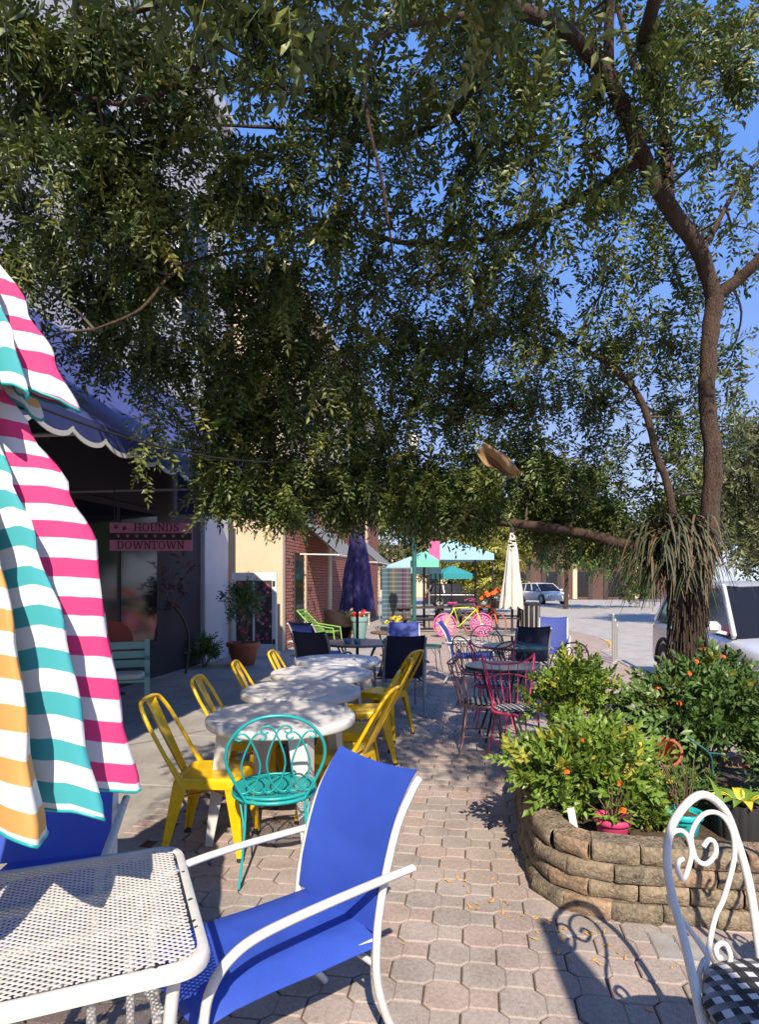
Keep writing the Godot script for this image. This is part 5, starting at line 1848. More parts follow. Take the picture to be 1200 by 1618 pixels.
func build_tree() -> void:
	var t := thing("shade_tree", "spreading evergreen tree in the planter whose crown roofs the cafe", "tree", Vector3(2.115, 0.28, -4.3))
	var o := t.position
	var limb_pts := []
	var all_limbs := LIMBS.duplicate()
	all_limbs.append([[0.68, 4.55, -3.3, 0.04], [0.4, 4.35, -2.5, 0.034], [0.05, 4.2, -1.7, 0.026], [-0.3, 3.95, -0.9, 0.018], [-0.55, 3.8, -0.3, 0.01]])
	all_limbs.append([[1.5, 4.6, -3.6, 0.04], [1.3, 4.45, -2.8, 0.032], [1.1, 4.3, -1.9, 0.024], [0.9, 4.1, -0.9, 0.014]])
	var idx := 0
	for l in all_limbs:
		var pts := []
		var rad := []
		for q in l:
			pts.append(Vector3(q[0], q[1], q[2]) - o)
		var sm := smooth(pts, 6)
		for i in sm.size():
			var f := i / 6.0
			var k := mini(int(f), l.size() - 2)
			var r := lerpf(l[k][3], l[k + 1][3], f - k)
			rad.append(r * rng.randf_range(0.97, 1.03))
			if idx > 0: limb_pts.append(sm[i])
		for i in range(1, sm.size() - 1):
			sm[i] += rand_dir() * rad[i] * 0.1
		var mb := MB.new()
		mb.tube(sm, rad, 12 if idx == 0 else 9)
		part(mb, "trunk" if idx == 0 else "limb", M.bark, t)
		idx += 1
	# leafy masses: sub-branches reach into them, shoots fill them
	var sp := [spray_mesh(15, 0.24, 0.058, 0.026, 31, 0.0024), spray_mesh(13, 0.2, 0.052, 0.025, 32, 0.0022), spray_mesh(11, 0.26, 0.064, 0.026, 33, 0.0024)]
	var lists := [[], [], []]
	var cols := [[], [], []]
	var tw := MB.new()
	var masses := []
	for c in CLUMPS:
		masses.append([Vector3(c[0], c[1], c[2]) - o, c[3], c[4]])
	for k in 34:   # the top of the crown, above what the picture shows
		var q := Vector3(rng.randf_range(-1.9, 3.2), rng.randf_range(4.3, 5.9), rng.randf_range(-5.6, -2.2))
		if q.y > 4.2 + 1.9 * (1.0 - pow((q.x - 0.7) / 2.9, 2.0)): continue
		if q.y - 1.55 < -q.z * 0.95: continue
		masses.append([q - o, 0.36, 70])
	for k in 70:   # boughs reaching out over the tables and the path, above the picture's top edge
		var q := Vector3(rng.randf_range(-1.0, 1.7), rng.randf_range(3.1, 4.4), 0)
		var away := rng.randf_range(4.5 if q.x < 0.0 else 5.2, 7.6)   # where its shadow falls
		q.z = -(away + 1.2 * q.y * -1.0)
		if q.z > 0.3 or q.y - 1.55 < -q.z * 1.02: continue
		masses.append([q - o, 0.27, 38])
	for m in masses:
		var c: Vector3 = m[0]
		var near: Vector3 = limb_pts[0]
		for p in limb_pts:
			if p.distance_squared_to(c) < near.distance_squared_to(c): near = p
		var subs := 3 + int(m[2] / 50.0)
		var ends := []
		if near.distance_to(c) > 0.12:
			var mid := near.lerp(c, 0.5) + rand_dir() * 0.06
			tw.tube(smooth([near, mid, c], 4), [0.01, 0.0095, 0.009, 0.0085, 0.008, 0.0075, 0.007, 0.0065, 0.006], 5)
		for k in subs:
			var e: Vector3 = c + rand_dir() * m[1] * rng.randf_range(0.6, 1.5)
			ends.append(e)
			tw.tube(smooth([c, c.lerp(e, 0.5) + rand_dir() * 0.04, e], 3), [0.006, 0.0055, 0.005, 0.0045, 0.004, 0.0035, 0.003], 4)
		for k in int(m[2] * 1.3):
			var e: Vector3 = ends[rng.randi() % ends.size()]
			var p: Vector3 = c.lerp(e, pow(rng.randf(), 0.6)) + rand_dir() * m[1] * rng.randf_range(0.1, 0.95)
			var out := ((p - c).normalized() * 0.7 + Vector3(0, -0.45, 0) + rand_dir() * 0.8).normalized()
			var v := rng.randi() % 3
			lists[v].append(along(out, rng.randf_range(-0.8, 0.8), rng.randf_range(0.75, 1.15), p - out * 0.1))
			cols[v].append(leaf_tint("tree"))
	part(tw, "twigs", M.twig, t)
	for v in 3:
		many(sp[v], M.tree_leaf, lists[v], "crown", t, cols[v])
	# strap-leaved plant growing in the fork of the trunk
	var ep := thing("spider_plant", "shaggy strap-leaved plant hanging round the tree trunk above the planter", "plant", Vector3(2.06, 1.72, -4.22))
	for which in 2:
		var mb := MB.new()
		for k in (430 if which == 0 else 150):
			var an := rng.randf_range(-PI, PI)
			var d := Vector3(cos(an), 0, sin(an))
			d.x -= 0.25
			var l := rng.randf_range(0.2, 0.46)
			var base := Vector3(rng.randf_range(-0.3, 0.1), rng.randf_range(-0.12, 0.22), rng.randf_range(-0.05, 0.14))
			var rise := rng.randf_range(0.1, 1.3)
			var rows := []
			for i in 7:
				var f := i / 6.0
				var c := base + d * l * (f * 0.75) + Vector3(0, l * (rise * f - (rise + 0.62) * f * f), 0)
				var s := Vector3(-d.z, 0, d.x).normalized() * 0.0115 * (1.0 - f * 0.85)
				rows.append([c - s, c + s])
			mb.sheet(rows, [], true)
		part(mb, "leaves" if which == 0 else "dry_leaves", M.strap_leaf if which == 0 else M.dry_strap, ep)
	var mat_ := MB.new()
	for k in 260:
		var an := rng.randf_range(0, TAU)
		var y := rng.randf_range(-0.8, -0.1)
		mat_.tube([Vector3(cos(an) * 0.11 + 0.0, y + 0.14, sin(an) * 0.11), Vector3(cos(an) * 0.13, y, sin(an) * 0.13)], rng.randf_range(0.002, 0.006), 4)
	part(mat_, "root_mat", M.root_mat, ep)
	# a curled dry leaf caught in the foliage
	var dl := thing("dry_leaf", "large curled brown dry leaf hanging among the green leaves", "leaf", Vector3(0.82, 2.36, -4.35), 0.2)
	for s in 2:
		var mb := MB.new()
		var rows := []
		for i in 11:
			var f := i / 10.0
			var line := []
			for k in 6:
				var x := k / 5.0 - 0.5
				var w := 0.13 * pow(sin(PI * clampf(f * 0.9 + 0.06, 0, 1)), 0.8) * (1.0 + 0.25 * sin(f * 9.0 + s * 2.0))
				var cup := 0.07 * (1.0 - 4.0 * x * x) * sin(PI * f)
				line.append(Vector3(-0.15 + f * 0.28 + s * 0.03, 0.075 - f * 0.15 + s * 0.05 * (1.0 - f) + x * w * (0.75 if s else 1.0), (-cup if s == 0 else cup) + 0.015 * sin(f * 7.0 + x * 4.0)))
			rows.append(line)
		mb.sheet(rows, [], false, 0.003)
		part(mb, "leaf_half", M.dry_leaf, dl)
	# cable slung from the awning to the tree
	var cb := thing("cable", "thin black cable slung from behind the parasol into the tree", "cable", Vector3(-2.3, 2.66, -2.6))
	var mb := MB.new()
	var pts := []
	for i in 17:
		var f := i / 16.0
		pts.append(Vector3(1.85 * f, -0.1 * f - 0.22 * sin(PI * f), -2.75 * f))
	mb.tube(pts, 0.007, 6)
	part(mb, "wire", M.cable, cb)


func far_tree(called: String, label: String, at: Vector3, h: float, r: Vector3, kind: String, n: int, size: float, mesh: Mesh) -> void:
	var t := thing(called, label, "tree", at, 0, "trees beyond the plaza")
	var mb := MB.new()
	var th := h - r.y * 1.4
	mb.tube(smooth([Vector3.ZERO, Vector3(0.05, th * 0.5, 0), Vector3(-0.05, th, 0)], 4), [0.02 * h, 0.019 * h, 0.018 * h, 0.017 * h, 0.016 * h, 0.015 * h, 0.014 * h, 0.013 * h, 0.012 * h], 8)
	var list := []
	var cols := []
	var c := Vector3(0, h - r.y, 0)
	for k in 9:
		var e := c + rand_dir() * r * 0.65
		mb.tube(smooth([Vector3(-0.05, th * rng.randf_range(0.7, 1.0), 0), (c + e) * 0.5 - Vector3(0, r.y * 0.3, 0), e], 3), [0.008 * h, 0.007 * h, 0.006 * h, 0.005 * h, 0.004 * h, 0.003 * h, 0.002 * h], 5)
		for j in n / 9:
			var p := e + rand_dir() * r * 0.5 * pow(rng.randf(), 0.4)
			list.append(along((rand_dir() + Vector3(0, -0.3, 0)).normalized(), rng.randf() * TAU, size * rng.randf_range(0.7, 1.3), p))
			cols.append(leaf_tint(kind))
	part(mb, "trunk", M.bark, t)
	many(mesh, M.tree_leaf, list, "crown", t, cols)


# ---------------------------------------------------------------- street and far things
func make_car(called: String, label: String, paint: Material, at: Vector3, yaw: float, h := 1.68, group := "") -> Node3D:
	var t := thing(called, label, "car", at, yaw, group)
	var belt := h * 0.6
	var st := [[-2.32, 0.55, 0.62], [-2.28, 0.84, belt - 0.12], [-2.1, 0.9, belt], [-1.0, 0.925, belt + 0.01], [0.6, 0.925, belt], [1.25, 0.92, belt - 0.02], [1.9, 0.88, belt - 0.1], [2.22, 0.8, belt - 0.22], [2.32, 0.6, 0.6]]
	var g := []
	for s in st:
		var hw: float = s[1]
		var top: float = s[2]
		var half := [Vector2(hw * 0.9, 0.26), Vector2(hw * 0.99, 0.36), Vector2(hw, 0.5), Vector2(hw - 0.005, top - 0.16), Vector2(hw - 0.03, top - 0.06), Vector2(hw - 0.1, top), Vector2(hw * 0.5, top + 0.03), Vector2(0, top + 0.04)]
		var line := []
		for p in half: line.append(Vector3(p.x, p.y, s[0]))
		for k in range(half.size() - 2, -1, -1): line.append(Vector3(-half[k].x, half[k].y, s[0]))
		g.append(line)
	var mb := MB.new()
	mb.sheet(g)
	for e in [0, st.size() - 1]:
		for k in range(1, g[e].size() - 1):
			mb.flat(g[e][0], g[e][k], g[e][k + 1], Vector3(0, 0, -1 if e == 0 else 1))
	part(mb, "body", paint, t)
	# greenhouse: glass sides, painted roof and pillars
	var b := [Vector3(0.85, belt, -2.12), Vector3(0.85, belt, 1.2)]
	var u := [Vector3(0.66, h - 0.07, -1.85), Vector3(0.66, h - 0.07, 0.35)]
	for s in [-1.0, 1.0]:
		var sx := Vector3(s, 1, 1)
		for wn in [[0.05, 0.3], [0.33, 0.62], [0.65, 0.97]]:
			mb = MB.new()
			var q := [(b[0] as Vector3).lerp(b[1], wn[0]) * sx, (b[0] as Vector3).lerp(b[1], wn[1]) * sx, (u[0] as Vector3).lerp(u[1], wn[1]) * sx, (u[0] as Vector3).lerp(u[1], wn[0]) * sx]
			mb.quad(q[0], q[1], q[2], q[3], Vector3(s, 0.3, 0).normalized())
			part(mb, "side_window", M.dark_glass, t)
		mb = MB.new()
		for f in [0.0, 0.315, 0.635, 1.0]:
			mb.bar((b[0] as Vector3).lerp(b[1], f) * sx, (u[0] as Vector3).lerp(u[1], f) * sx, 0.07, 0.05, Vector3(s, 0, 0), 0.01)
		mb.bar(u[0] * sx, u[1] * sx, 0.06, 0.06, Vector3.UP, 0.015)
		part(mb, "pillar", paint, t)
		mb = MB.new()
		mb.box(tf(Vector3(s * 1.02, belt + 0.1, 0.98)), Vector3(0.2, 0.15, 0.12), 0.05)
		mb.bar(Vector3(s * 0.86, belt + 0.03, 1.0), Vector3(s * 0.98, belt + 0.06, 0.99), 0.05, 0.04)
		part(mb, "mirror", paint, t)
		mb = MB.new()
		for z in [-0.75, 0.25]:
			mb.box(tf(Vector3(s * 0.935, belt - 0.14, z)), Vector3(0.03, 0.03, 0.2), 0.008)
		part(mb, "door_handle", paint, t)
	mb = MB.new()
	mb.quad(Vector3(-0.83, belt, 1.25), Vector3(0.83, belt, 1.25), Vector3(0.64, h - 0.07, 0.37), Vector3(-0.64, h - 0.07, 0.37), Vector3(0, 0.6, 0.8))
	part(mb, "windscreen", M.dark_glass, t)
	mb = MB.new()
	mb.quad(Vector3(-0.83, belt, -2.14), Vector3(0.83, belt, -2.14), Vector3(0.64, h - 0.07, -1.87), Vector3(-0.64, h - 0.07, -1.87), Vector3(0, 0.3, -0.95))
	part(mb, "rear_window", M.dark_glass, t)
	g = []
	for s in [[-1.9, 0.6, -0.06], [-1.75, 0.69, -0.02], [-0.8, 0.7, 0.0], [0.1, 0.69, -0.015], [0.4, 0.6, -0.06]]:
		g.append([Vector3(-s[1], h - 0.07, s[0]), Vector3(-s[1] * 0.8, h - 0.02 + s[2], s[0]), Vector3(0, h + s[2], s[0]), Vector3(s[1] * 0.8, h - 0.02 + s[2], s[0]), Vector3(s[1], h - 0.07, s[0])])
	mb = MB.new()
	mb.sheet(g, [], true, 0.01)
	part(mb, "roof", paint, t)
	for s in [-1.0, 1.0]:
		for z in [-1.4, 1.4]:
			mb = MB.new()
			var xf := Transform3D(Basis(Vector3.BACK, -s * PI / 2), Vector3(s * 0.72, 0.345, z))
			mb.lathe([Vector2(0.2, 0.0), Vector2(0.33, 0.01), Vector2(0.345, 0.05), Vector2(0.345, 0.17), Vector2(0.33, 0.21), Vector2(0.22, 0.215)], 28, xf)
			var w := part(mb, "wheel", M.tyre, t)
			mb = MB.new()
			mb.lathe([Vector2(0.225, 0.2), Vector2(0.2, 0.2), Vector2(0.18, 0.16), Vector2(0.05, 0.19), Vector2(0, 0.195)], 20, xf)
			part(mb, "rim", M.rim, w)
			mb = MB.new()
			var arch := []
			for k in 15:
				var an := PI * k / 14.0
				arch.append(Vector3(s * 0.922, 0.345 + sin(an) * 0.41, z + cos(an) * 0.41))
			mb.tube(arch, 0.028, 6)
			part(mb, "wheel_arch", M.tyre, t)
		mb = MB.new()
		mb.box(tf(Vector3(s * 0.7, belt - 0.3, 2.22), s * 0.5), Vector3(0.3, 0.14, 0.12), 0.03)
		part(mb, "headlight", M.trim_white, t)
		mb = MB.new()
		mb.box(tf(Vector3(s * 0.76, belt - 0.2, -2.27)), Vector3(0.16, 0.24, 0.08), 0.02)
		part(mb, "tail_light", M.red_petal, t)
	return t


func make_bike(called: String, label: String, at: Vector3, yaw: float, frame: Material, seat: Material, rim: Material, covers: Array) -> Node3D:
	var t := thing(called, label, "bicycle", at, yaw)
	var mb: MB
	var k := 0
	for x in [-0.52, 0.52]:
		mb = MB.new()
		var ring := []
		for i in 28: ring.append(Vector3(x + cos(TAU * i / 28) * 0.315, 0.335 + sin(TAU * i / 28) * 0.315, 0))
		mb.tube(ring, 0.022, 6, true)
		var w := part(mb, "wheel", rim, t)
		if covers:
			mb = MB.new()
			for i in 28:
				var a := TAU * i / 28
				var b := TAU * (i + 1) / 28
				for s in [-1.0, 1.0]:
					mb.tri(Vector3(x, 0.335, s * 0.012), Vector3(x + cos(a) * 0.27, 0.335 + sin(a) * 0.27, s * 0.008), Vector3(x + cos(b) * 0.27, 0.335 + sin(b) * 0.27, s * 0.008), Vector3(0, 0, s), Vector3(0, 0, s), Vector3(0, 0, s), Vector2(0.5, 0.5), Vector2(0.5 + 0.5 * cos(a), 0.5 + 0.5 * sin(a)), Vector2(0.5 + 0.5 * cos(b), 0.5 + 0.5 * sin(b)))
			part(mb, "wheel_cover", covers[k], w)
		else:
			mb = MB.new()
			for i in 9:
				var a := PI * i / 9
				mb.tube([Vector3(x + cos(a) * 0.31, 0.335 + sin(a) * 0.31, 0), Vector3(x - cos(a) * 0.31, 0.335 - sin(a) * 0.31, 0)], 0.003, 3)
			part(mb, "spokes", M.grey_frame, w)
		k += 1
	mb = MB.new()
	mb.tube(v3([[-0.52, 0.335, 0], [-0.25, 0.8, 0], [0.25, 0.82, 0], [0.36, 0.75, 0], [0.52, 0.335, 0]]), 0.02, 7)
	mb.tube(v3([[-0.25, 0.78, 0], [-0.12, 0.3, 0], [0.34, 0.74, 0]]), 0.018, 7)
	mb.tube(v3([[-0.52, 0.335, 0], [-0.12, 0.3, 0]]), 0.014, 6)
	part(mb, "frame", frame, t)
	mb = MB.new()
	mb.tube(v3([[-0.25, 0.8, 0], [-0.29, 0.92, 0]]), 0.014, 6)
	mb.box(tf(Vector3(-0.31, 0.94, 0)), Vector3(0.28, 0.06, 0.16), 0.025)
	part(mb, "saddle", seat, t)
	mb = MB.new()
	mb.tube(v3([[0.33, 0.82, 0], [0.3, 1.02, 0]]), 0.014, 6)
	mb.tube(smooth(v3([[0.1, 1.0, -0.28], [0.26, 1.06, -0.25], [0.32, 1.03, 0], [0.26, 1.06, 0.25], [0.1, 1.0, 0.28]]), 4), 0.014, 6)
	part(mb, "handlebar", seat, t)
	return t


func canopy_tent(called: String, label: String, at: Vector3, yaw: float, w: float, d: float, y: float, rise: float, m: Material, poles := true) -> void:
	var t := thing(called, label, "canopy", at, yaw, "market canopies and parasols at the far end")
	var mb := MB.new()
	var top := Vector3(0, y + rise, 0)
	var c := [Vector3(-w, y, -d), Vector3(w, y, -d), Vector3(w, y, d), Vector3(-w, y, d)]
	for k in 4:
		mb.flat(top, c[k], c[(k + 1) % 4], (c[k] + c[(k + 1) % 4]) * 0.5 + Vector3.UP)
	part(mb, "canopy", m, t)
	mb = MB.new()
	for k in 4:
		var a: Vector3 = c[k]
		var b: Vector3 = c[(k + 1) % 4]
		var out := Vector3((a + b).x, 0, (a + b).z)
		mb.flat(a, b, b - Vector3(0, 0.22, 0), out); mb.flat(a, b - Vector3(0, 0.22, 0), a - Vector3(0, 0.22, 0), out)
	part(mb, "valance", m, t)
	if poles:
		for p in c:
			mb = MB.new()
			mb.tube([Vector3(p.x * 0.97, 0, p.z * 0.97), Vector3(p.x * 0.97, y, p.z * 0.97)], 0.03, 6)
			part(mb, "pole", M.black_metal, t)
	else:
		mb = MB.new()
		mb.tube([Vector3.ZERO, top], 0.03, 6)
		part(mb, "pole", M.black_metal, t)


func picnic_table(label: String, at: Vector3, yaw: float) -> void:
	var t := thing("picnic_table", label, "table", at, yaw, "dark picnic tables at the far end")
	for k in 5:
		var mb := MB.new()
		mb.box(tf(Vector3(0, 0.73, -0.32 + k * 0.16)), Vector3(1.7, 0.04, 0.148), 0.006)
		part(mb, "plank", M.dark_wood, t)
	for s in [-1.0, 1.0]:
		var mb := MB.new()
		mb.box(tf(Vector3(0, 0.43, s * 0.68)), Vector3(1.7, 0.04, 0.24), 0.006)
		part(mb, "bench", M.dark_wood, t)
		mb = MB.new()
		mb.bar(Vector3(s * 0.6, 0.71, 0.25), Vector3(s * 0.6, 0.02, 0.6), 0.09, 0.04)
		mb.bar(Vector3(s * 0.6, 0.71, -0.25), Vector3(s * 0.6, 0.02, -0.6), 0.09, 0.04)
		mb.bar(Vector3(s * 0.6, 0.39, -0.75), Vector3(s * 0.6, 0.39, 0.75), 0.04, 0.08)
		part(mb, "trestle", M.dark_wood, t)


func build_far() -> void:
	var mb: MB
	make_car("silver_car", "silver-white sport utility car parked behind the planter tree", M.silver_paint, Vector3(5.25, -0.13, -8.6), facing(-0.148, 0.989))
	make_car("far_car", "white van parked far off beyond the picnic tables", M.car_white, Vector3(7.0, -0.13, -48), facing(1, 0.1), 2.0, "far parked cars")
	make_car("far_car", "black car parked far off behind the pink bicycle", M.car_black, Vector3(5.2, -0.13, -41), facing(1, 0.0), 1.5, "far parked cars")
	make_car("far_car", "white car far off beside the closed white parasol", M.car_white, Vector3(12.1, -0.13, -47), facing(0.3, 1), 1.55, "far parked cars")
	var bk := make_bike("pink_bicycle", "pink-wheeled bicycle with flowered wheel covers and lime frame", Vector3(2.32, 0, -17.5), 0.1, M.bike_lime, M.magenta, M.bike_pink, [M.wheel0, M.wheel1])
	bk = make_bike("orange_bicycle", "orange bicycle with a basket of orange flowers behind the pink one", Vector3(3.0, 0, -18.2), -0.9, M.orange, M.dark_wood, M.terracotta, [])
	mb = MB.new()
	mb.box(tf(Vector3(0.5, 0.9, 0)), Vector3(0.25, 0.2, 0.3), 0.03)
	part(mb, "basket", M.wicker, bk)
	for k in 16:
		flower_head(bk, Vector3(0.5, 1.05, 0) + Vector3(rng.randf_range(-0.28, 0.28), rng.randf_range(0.0, 0.22), rng.randf_range(-0.45, 0.45)), M.orange, 0.1)
	# slatted litter bin
	var bn := thing("litter_bin", "dark slatted litter bin beside the closed white parasol", "bin", Vector3(4.45, 0, -18.6))
	mb = MB.new()
	mb.lathe([Vector2(0, 0.02), Vector2(0.23, 0.02), Vector2(0.23, 0.8), Vector2(0, 0.8)], 20)
	part(mb, "liner", M.black_metal, bn)
	for k in 22:
		mb = MB.new()
		var a := TAU * k / 22
		mb.bar(Vector3(cos(a) * 0.26, 0.03, sin(a) * 0.26), Vector3(cos(a) * 0.27, 0.86, sin(a) * 0.27), 0.04, 0.008, Vector3(cos(a), 0, sin(a)))
		part(mb, "slat", M.grey_frame if k % 2 else M.black_metal, bn)
	mb = MB.new()
	mb.lathe([Vector2(0.29, 0.84), Vector2(0.3, 0.9), Vector2(0.2, 0.93), Vector2(0.18, 0.88)], 22)
	part(mb, "lid", M.black_metal, bn)
	# newspaper stand posts by the kerb
	for k in 3:
		var po := thing("post", ["leftmost thin grey post by the kerb behind the planter", "middle thin grey post by the kerb behind the planter", "rightmost thin grey post by the kerb behind the planter"][k], "post", Vector3(4.4 + k * 0.13, 0, -11.9 - k * 0.25), 0, "grey posts by the kerb")
		mb = MB.new()
		mb.lathe([Vector2(0, 0), Vector2(0.05, 0), Vector2(0.05, 0.02), Vector2(0.024, 0.03), Vector2(0.024, 0.9 - k * 0.12), Vector2(0.03, 0.92 - k * 0.12), Vector2(0, 0.96 - k * 0.12)], 10)
		part(mb, "shaft", M.grey_frame, po)
	# canopies and market things
	canopy_tent("blue_canopy", "pale blue market canopy with dark poles in the distance", Vector3(2.6, 0, -23), 0.1, 1.25, 1.25, 2.5, 0.55, M.sky_cloth)
	canopy_tent("blue_canopy", "lower pale blue canopy at the left of the market", Vector3(1.2, 0, -24.6), 0.0, 1.1, 1.0, 2.05, 0.45, M.sky_cloth)
	canopy_tent("mint_parasol", "mint green parasol panel in front of the blue canopies", Vector3(1.42, 0, -20), 0.2, 0.36, 0.4, 2.2, 0.3, M.mint_cloth, false)
	canopy_tent("teal_parasol", "dark teal parasol beyond the blue canopy", Vector3(3.0, 0, -26.3), 0.3, 0.65, 0.65, 1.85, 0.35, M.teal_cloth, false)
	var fg := thing("flag", "pink and white flag beside the blue canopy", "flag", Vector3(1.62, 0, -20.6))
	mb = MB.new()
	mb.tube(v3([[0, 0, 0], [0, 2.9, 0]]), 0.02, 6)
	part(mb, "pole", M.grey_frame, fg)
	mb = MB.new()
	var rows := []
	for i in 6:
		var line := []
		for k in 6: line.append(Vector3(k * 0.07, 2.85 - i * 0.13, 0.03 * sin(k * 1.3 + i * 0.6)))
		rows.append(line)
	mb.sheet(rows, [], false, 0.004)
	part(mb, "cloth", M.bike_pink, fg)
	var gp := thing("green_post", "tall dark green lamp post in the middle distance", "post", Vector3(0.8, 0, -14.6))
	mb = MB.new()
	mb.lathe([Vector2(0, 0), Vector2(0.11, 0), Vector2(0.11, 0.12), Vector2(0.06, 0.3), Vector2(0.05, 0.5), Vector2(0.045, 4.5), Vector2(0, 4.5)], 14)
	part(mb, "shaft", M.teal_paint, gp)
	mb = MB.new()
	mb.lathe([Vector2(0, 4.5), Vector2(0.08, 4.5), Vector2(0.14, 4.8), Vector2(0.1, 4.95), Vector2(0, 5.0)], 12)
	part(mb, "lantern", M.trim_white, gp)
	var hg := thing("woven_hanging", "striped woven blanket hanging on a rail in front of the brick wall end", "textile", Vector3(0.12, 0, -19.2))
	mb = MB.new()
	rows = []
	var uvs := []
	for i in 3:
		var line := []
		var ul := []
		for k in 25:
			line.append(Vector3(-0.05 + k * 0.037, 1.95 - i * 0.86, 0.035 * sin(k * 1.1)))
			ul.append(Vector2(k / 24.0, i / 2.0 * 1.6))
		rows.append(line); uvs.append(ul)
	mb.sheet(rows, uvs, false, 0.004)
	part(mb, "cloth", M.hanging, hg)
	mb = MB.new()
	mb.tube(v3([[-0.12, 0, 0], [-0.12, 1.98, 0], [0.92, 1.98, 0], [0.92, 0, 0]]), 0.02, 6)
	part(mb, "rail", M.grey_frame, hg)
	picnic_table("dark picnic table left of the pink bicycle", Vector3(1.3, 0, -19.6), 0.15)
	picnic_table("dark picnic table behind the pink bicycle", Vector3(3.2, 0, -21.2), 0.1)
	picnic_table("dark picnic table right, near the bin", Vector3(3.75, 0, -19.6), -0.1)
	# along the brick wall
	var lc := thing("lime_chair", "lime green folding lawn chair against the brick wall", "chair", Vector3(-1.42, 0, -15.4), 1.3)
	for s in [-1.0, 1.0]:
		mb = MB.new()
		mb.tube(v3([[s * 0.26, 0.02, -0.1], [s * 0.26, 0.3, 0.0], [s * 0.26, 0.85, -0.55]]), 0.016, 6)
		mb.tube(v3([[s * 0.26, 0.02, 0.45], [s * 0.26, 0.42, 0.4], [s * 0.26, 0.5, -0.2]]), 0.016, 6)
		part(mb, "side_frame", M.lime_paint, lc)
	for k in 7:
		mb = MB.new()
		var f := k / 6.0
		mb.bar(Vector3(-0.26, 0.38 + f * 0.45, -0.09 - f * 0.44), Vector3(0.26, 0.38 + f * 0.45, -0.09 - f * 0.44), 0.03, 0.05)
		part(mb, "back_slat", M.lime_paint, lc)
	for k in 5:
		mb = MB.new()
		mb.bar(Vector3(-0.26, 0.33, -0.05 + k * 0.1), Vector3(0.26, 0.33, -0.05 + k * 0.1), 0.07, 0.02)
		part(mb, "seat_slat", M.lime_paint, lc)
	var wk := thing("wicker_chair", "brown wicker tub chair beside the lime lawn chair", "chair", Vector3(-1.05, 0, -16.2), 1.0)
	mb = MB.new()
	mb.lathe([Vector2(0, 0.38), Vector2(0.3, 0.38), Vector2(0.32, 0.42), Vector2(0, 0.44)], 20)
	part(mb, "seat", M.wicker, wk)
	mb = MB.new()
	rows = []
	for i in 5:
		var line := []
		for k in 17:
			var a := lerpf(-2.3, 2.3, k / 16.0)
			line.append(Vector3(sin(a) * (0.31 + i * 0.015), 0.05 + i * 0.19 * (0.75 + 0.25 * cos(a)), -cos(a) * (0.31 + i * 0.015)))
		rows.append(line)
	mb.sheet(rows, [], false, 0.025)
	part(mb, "shell", M.wicker, wk)
	var bp := pot("tall_planter", "tall pale teal planter with red flowers by the purple parasol", Vector3(-0.52, 0, -16.4), 0.14, 0.22, 0.62, M.pale_teal)
	for k in 9: flower_head(bp, Vector3(rng.randf_range(-0.2, 0.2), rng.randf_range(0.6, 0.8), rng.randf_range(-0.2, 0.2)), M.red_petal, 0.07)
	var sm := spray_mesh(9, 0.2, 0.09, 0.03, 41, 0.003)
	var yp := pot("flower_pot", "little pot of yellow flowers on the brown wooden table", Vector3(0.22, 0.727, -10.3), 0.05, 0.07, 0.1, M.terracotta)
	for k in 8: flower_head(yp, Vector3(rng.randf_range(-0.12, 0.12), rng.randf_range(0.12, 0.24), rng.randf_range(-0.1, 0.1)), M.yellow_petal, 0.05)
	for q in [[-1.0, -18.5, 0.5, "spiky agave-like plant against the brick wall"], [-0.75, -19.8, 0.45, "low leafy plant by the brick wall's far end"]]:
		var s := thing("wall_plant", q[3], "plant", Vector3(q[0], 0, q[1]), 0, "plants along the brick wall")
		bush(s, Vector3(0.3, q[2] * 0.6, 0.3), 0.0, 60, sm, "olive", 1.4, 6)
	for k in 2:
		var wcp := thing("cream_chair", ["cream slat chair leaning by the brick wall, nearer one", "cream slat chair by the brick wall, farther one"][k], "chair", Vector3(-0.98 + k * 0.35, 0, -20.6 - k * 1.4), 1.2, "cream chairs by the brick wall")
		for s in [-1.0, 1.0]:
			mb = MB.new()
			mb.bar(Vector3(s * 0.22, 0, -0.2), Vector3(s * 0.22, 1.0, -0.36), 0.04, 0.04)
			mb.bar(Vector3(s * 0.22, 0, 0.2), Vector3(s * 0.22, 0.44, 0.2), 0.04, 0.04)
			part(mb, "leg", M.white_cloth, wcp)
		for j in 4:
			mb = MB.new()
			mb.bar(Vector3(-0.22, 0.56 + j * 0.13, -0.29 - j * 0.021), Vector3(0.22, 0.56 + j * 0.13, -0.29 - j * 0.021), 0.02, 0.08)
			part(mb, "back_slat", M.white_cloth, wcp)
		mb = MB.new()
		mb.box(tf(Vector3(0, 0.45, 0)), Vector3(0.48, 0.03, 0.46), 0.008)
		part(mb, "seat", M.white_cloth, wcp)
	# bench and red disc by the storefront
	var be := thing("bench", "mint green bench with a pale cushion behind the striped parasol", "bench", Vector3(-3.15, 0, -7.35), 0.35)
	for s in [-1.0, 1.0]:
		mb = MB.new()
		mb.bar(Vector3(s * 0.42, 0, -0.2), Vector3(s * 0.42, 0.84, -0.26), 0.06, 0.05)
		mb.bar(Vector3(s * 0.42, 0, 0.2), Vector3(s * 0.42, 0.44, 0.2), 0.06, 0.05)
		mb.bar(Vector3(s * 0.42, 0.62, -0.24), Vector3(s * 0.42, 0.62, 0.22), 0.06, 0.03)
		part(mb, "end_frame", M.mint_paint, be)
	for k in 4:
		mb = MB.new()
		mb.box(tf(Vector3(0, 0.4, -0.15 + k * 0.11)), Vector3(0.9, 0.03, 0.1), 0.005)
		part(mb, "seat_slat", M.mint_paint, be)
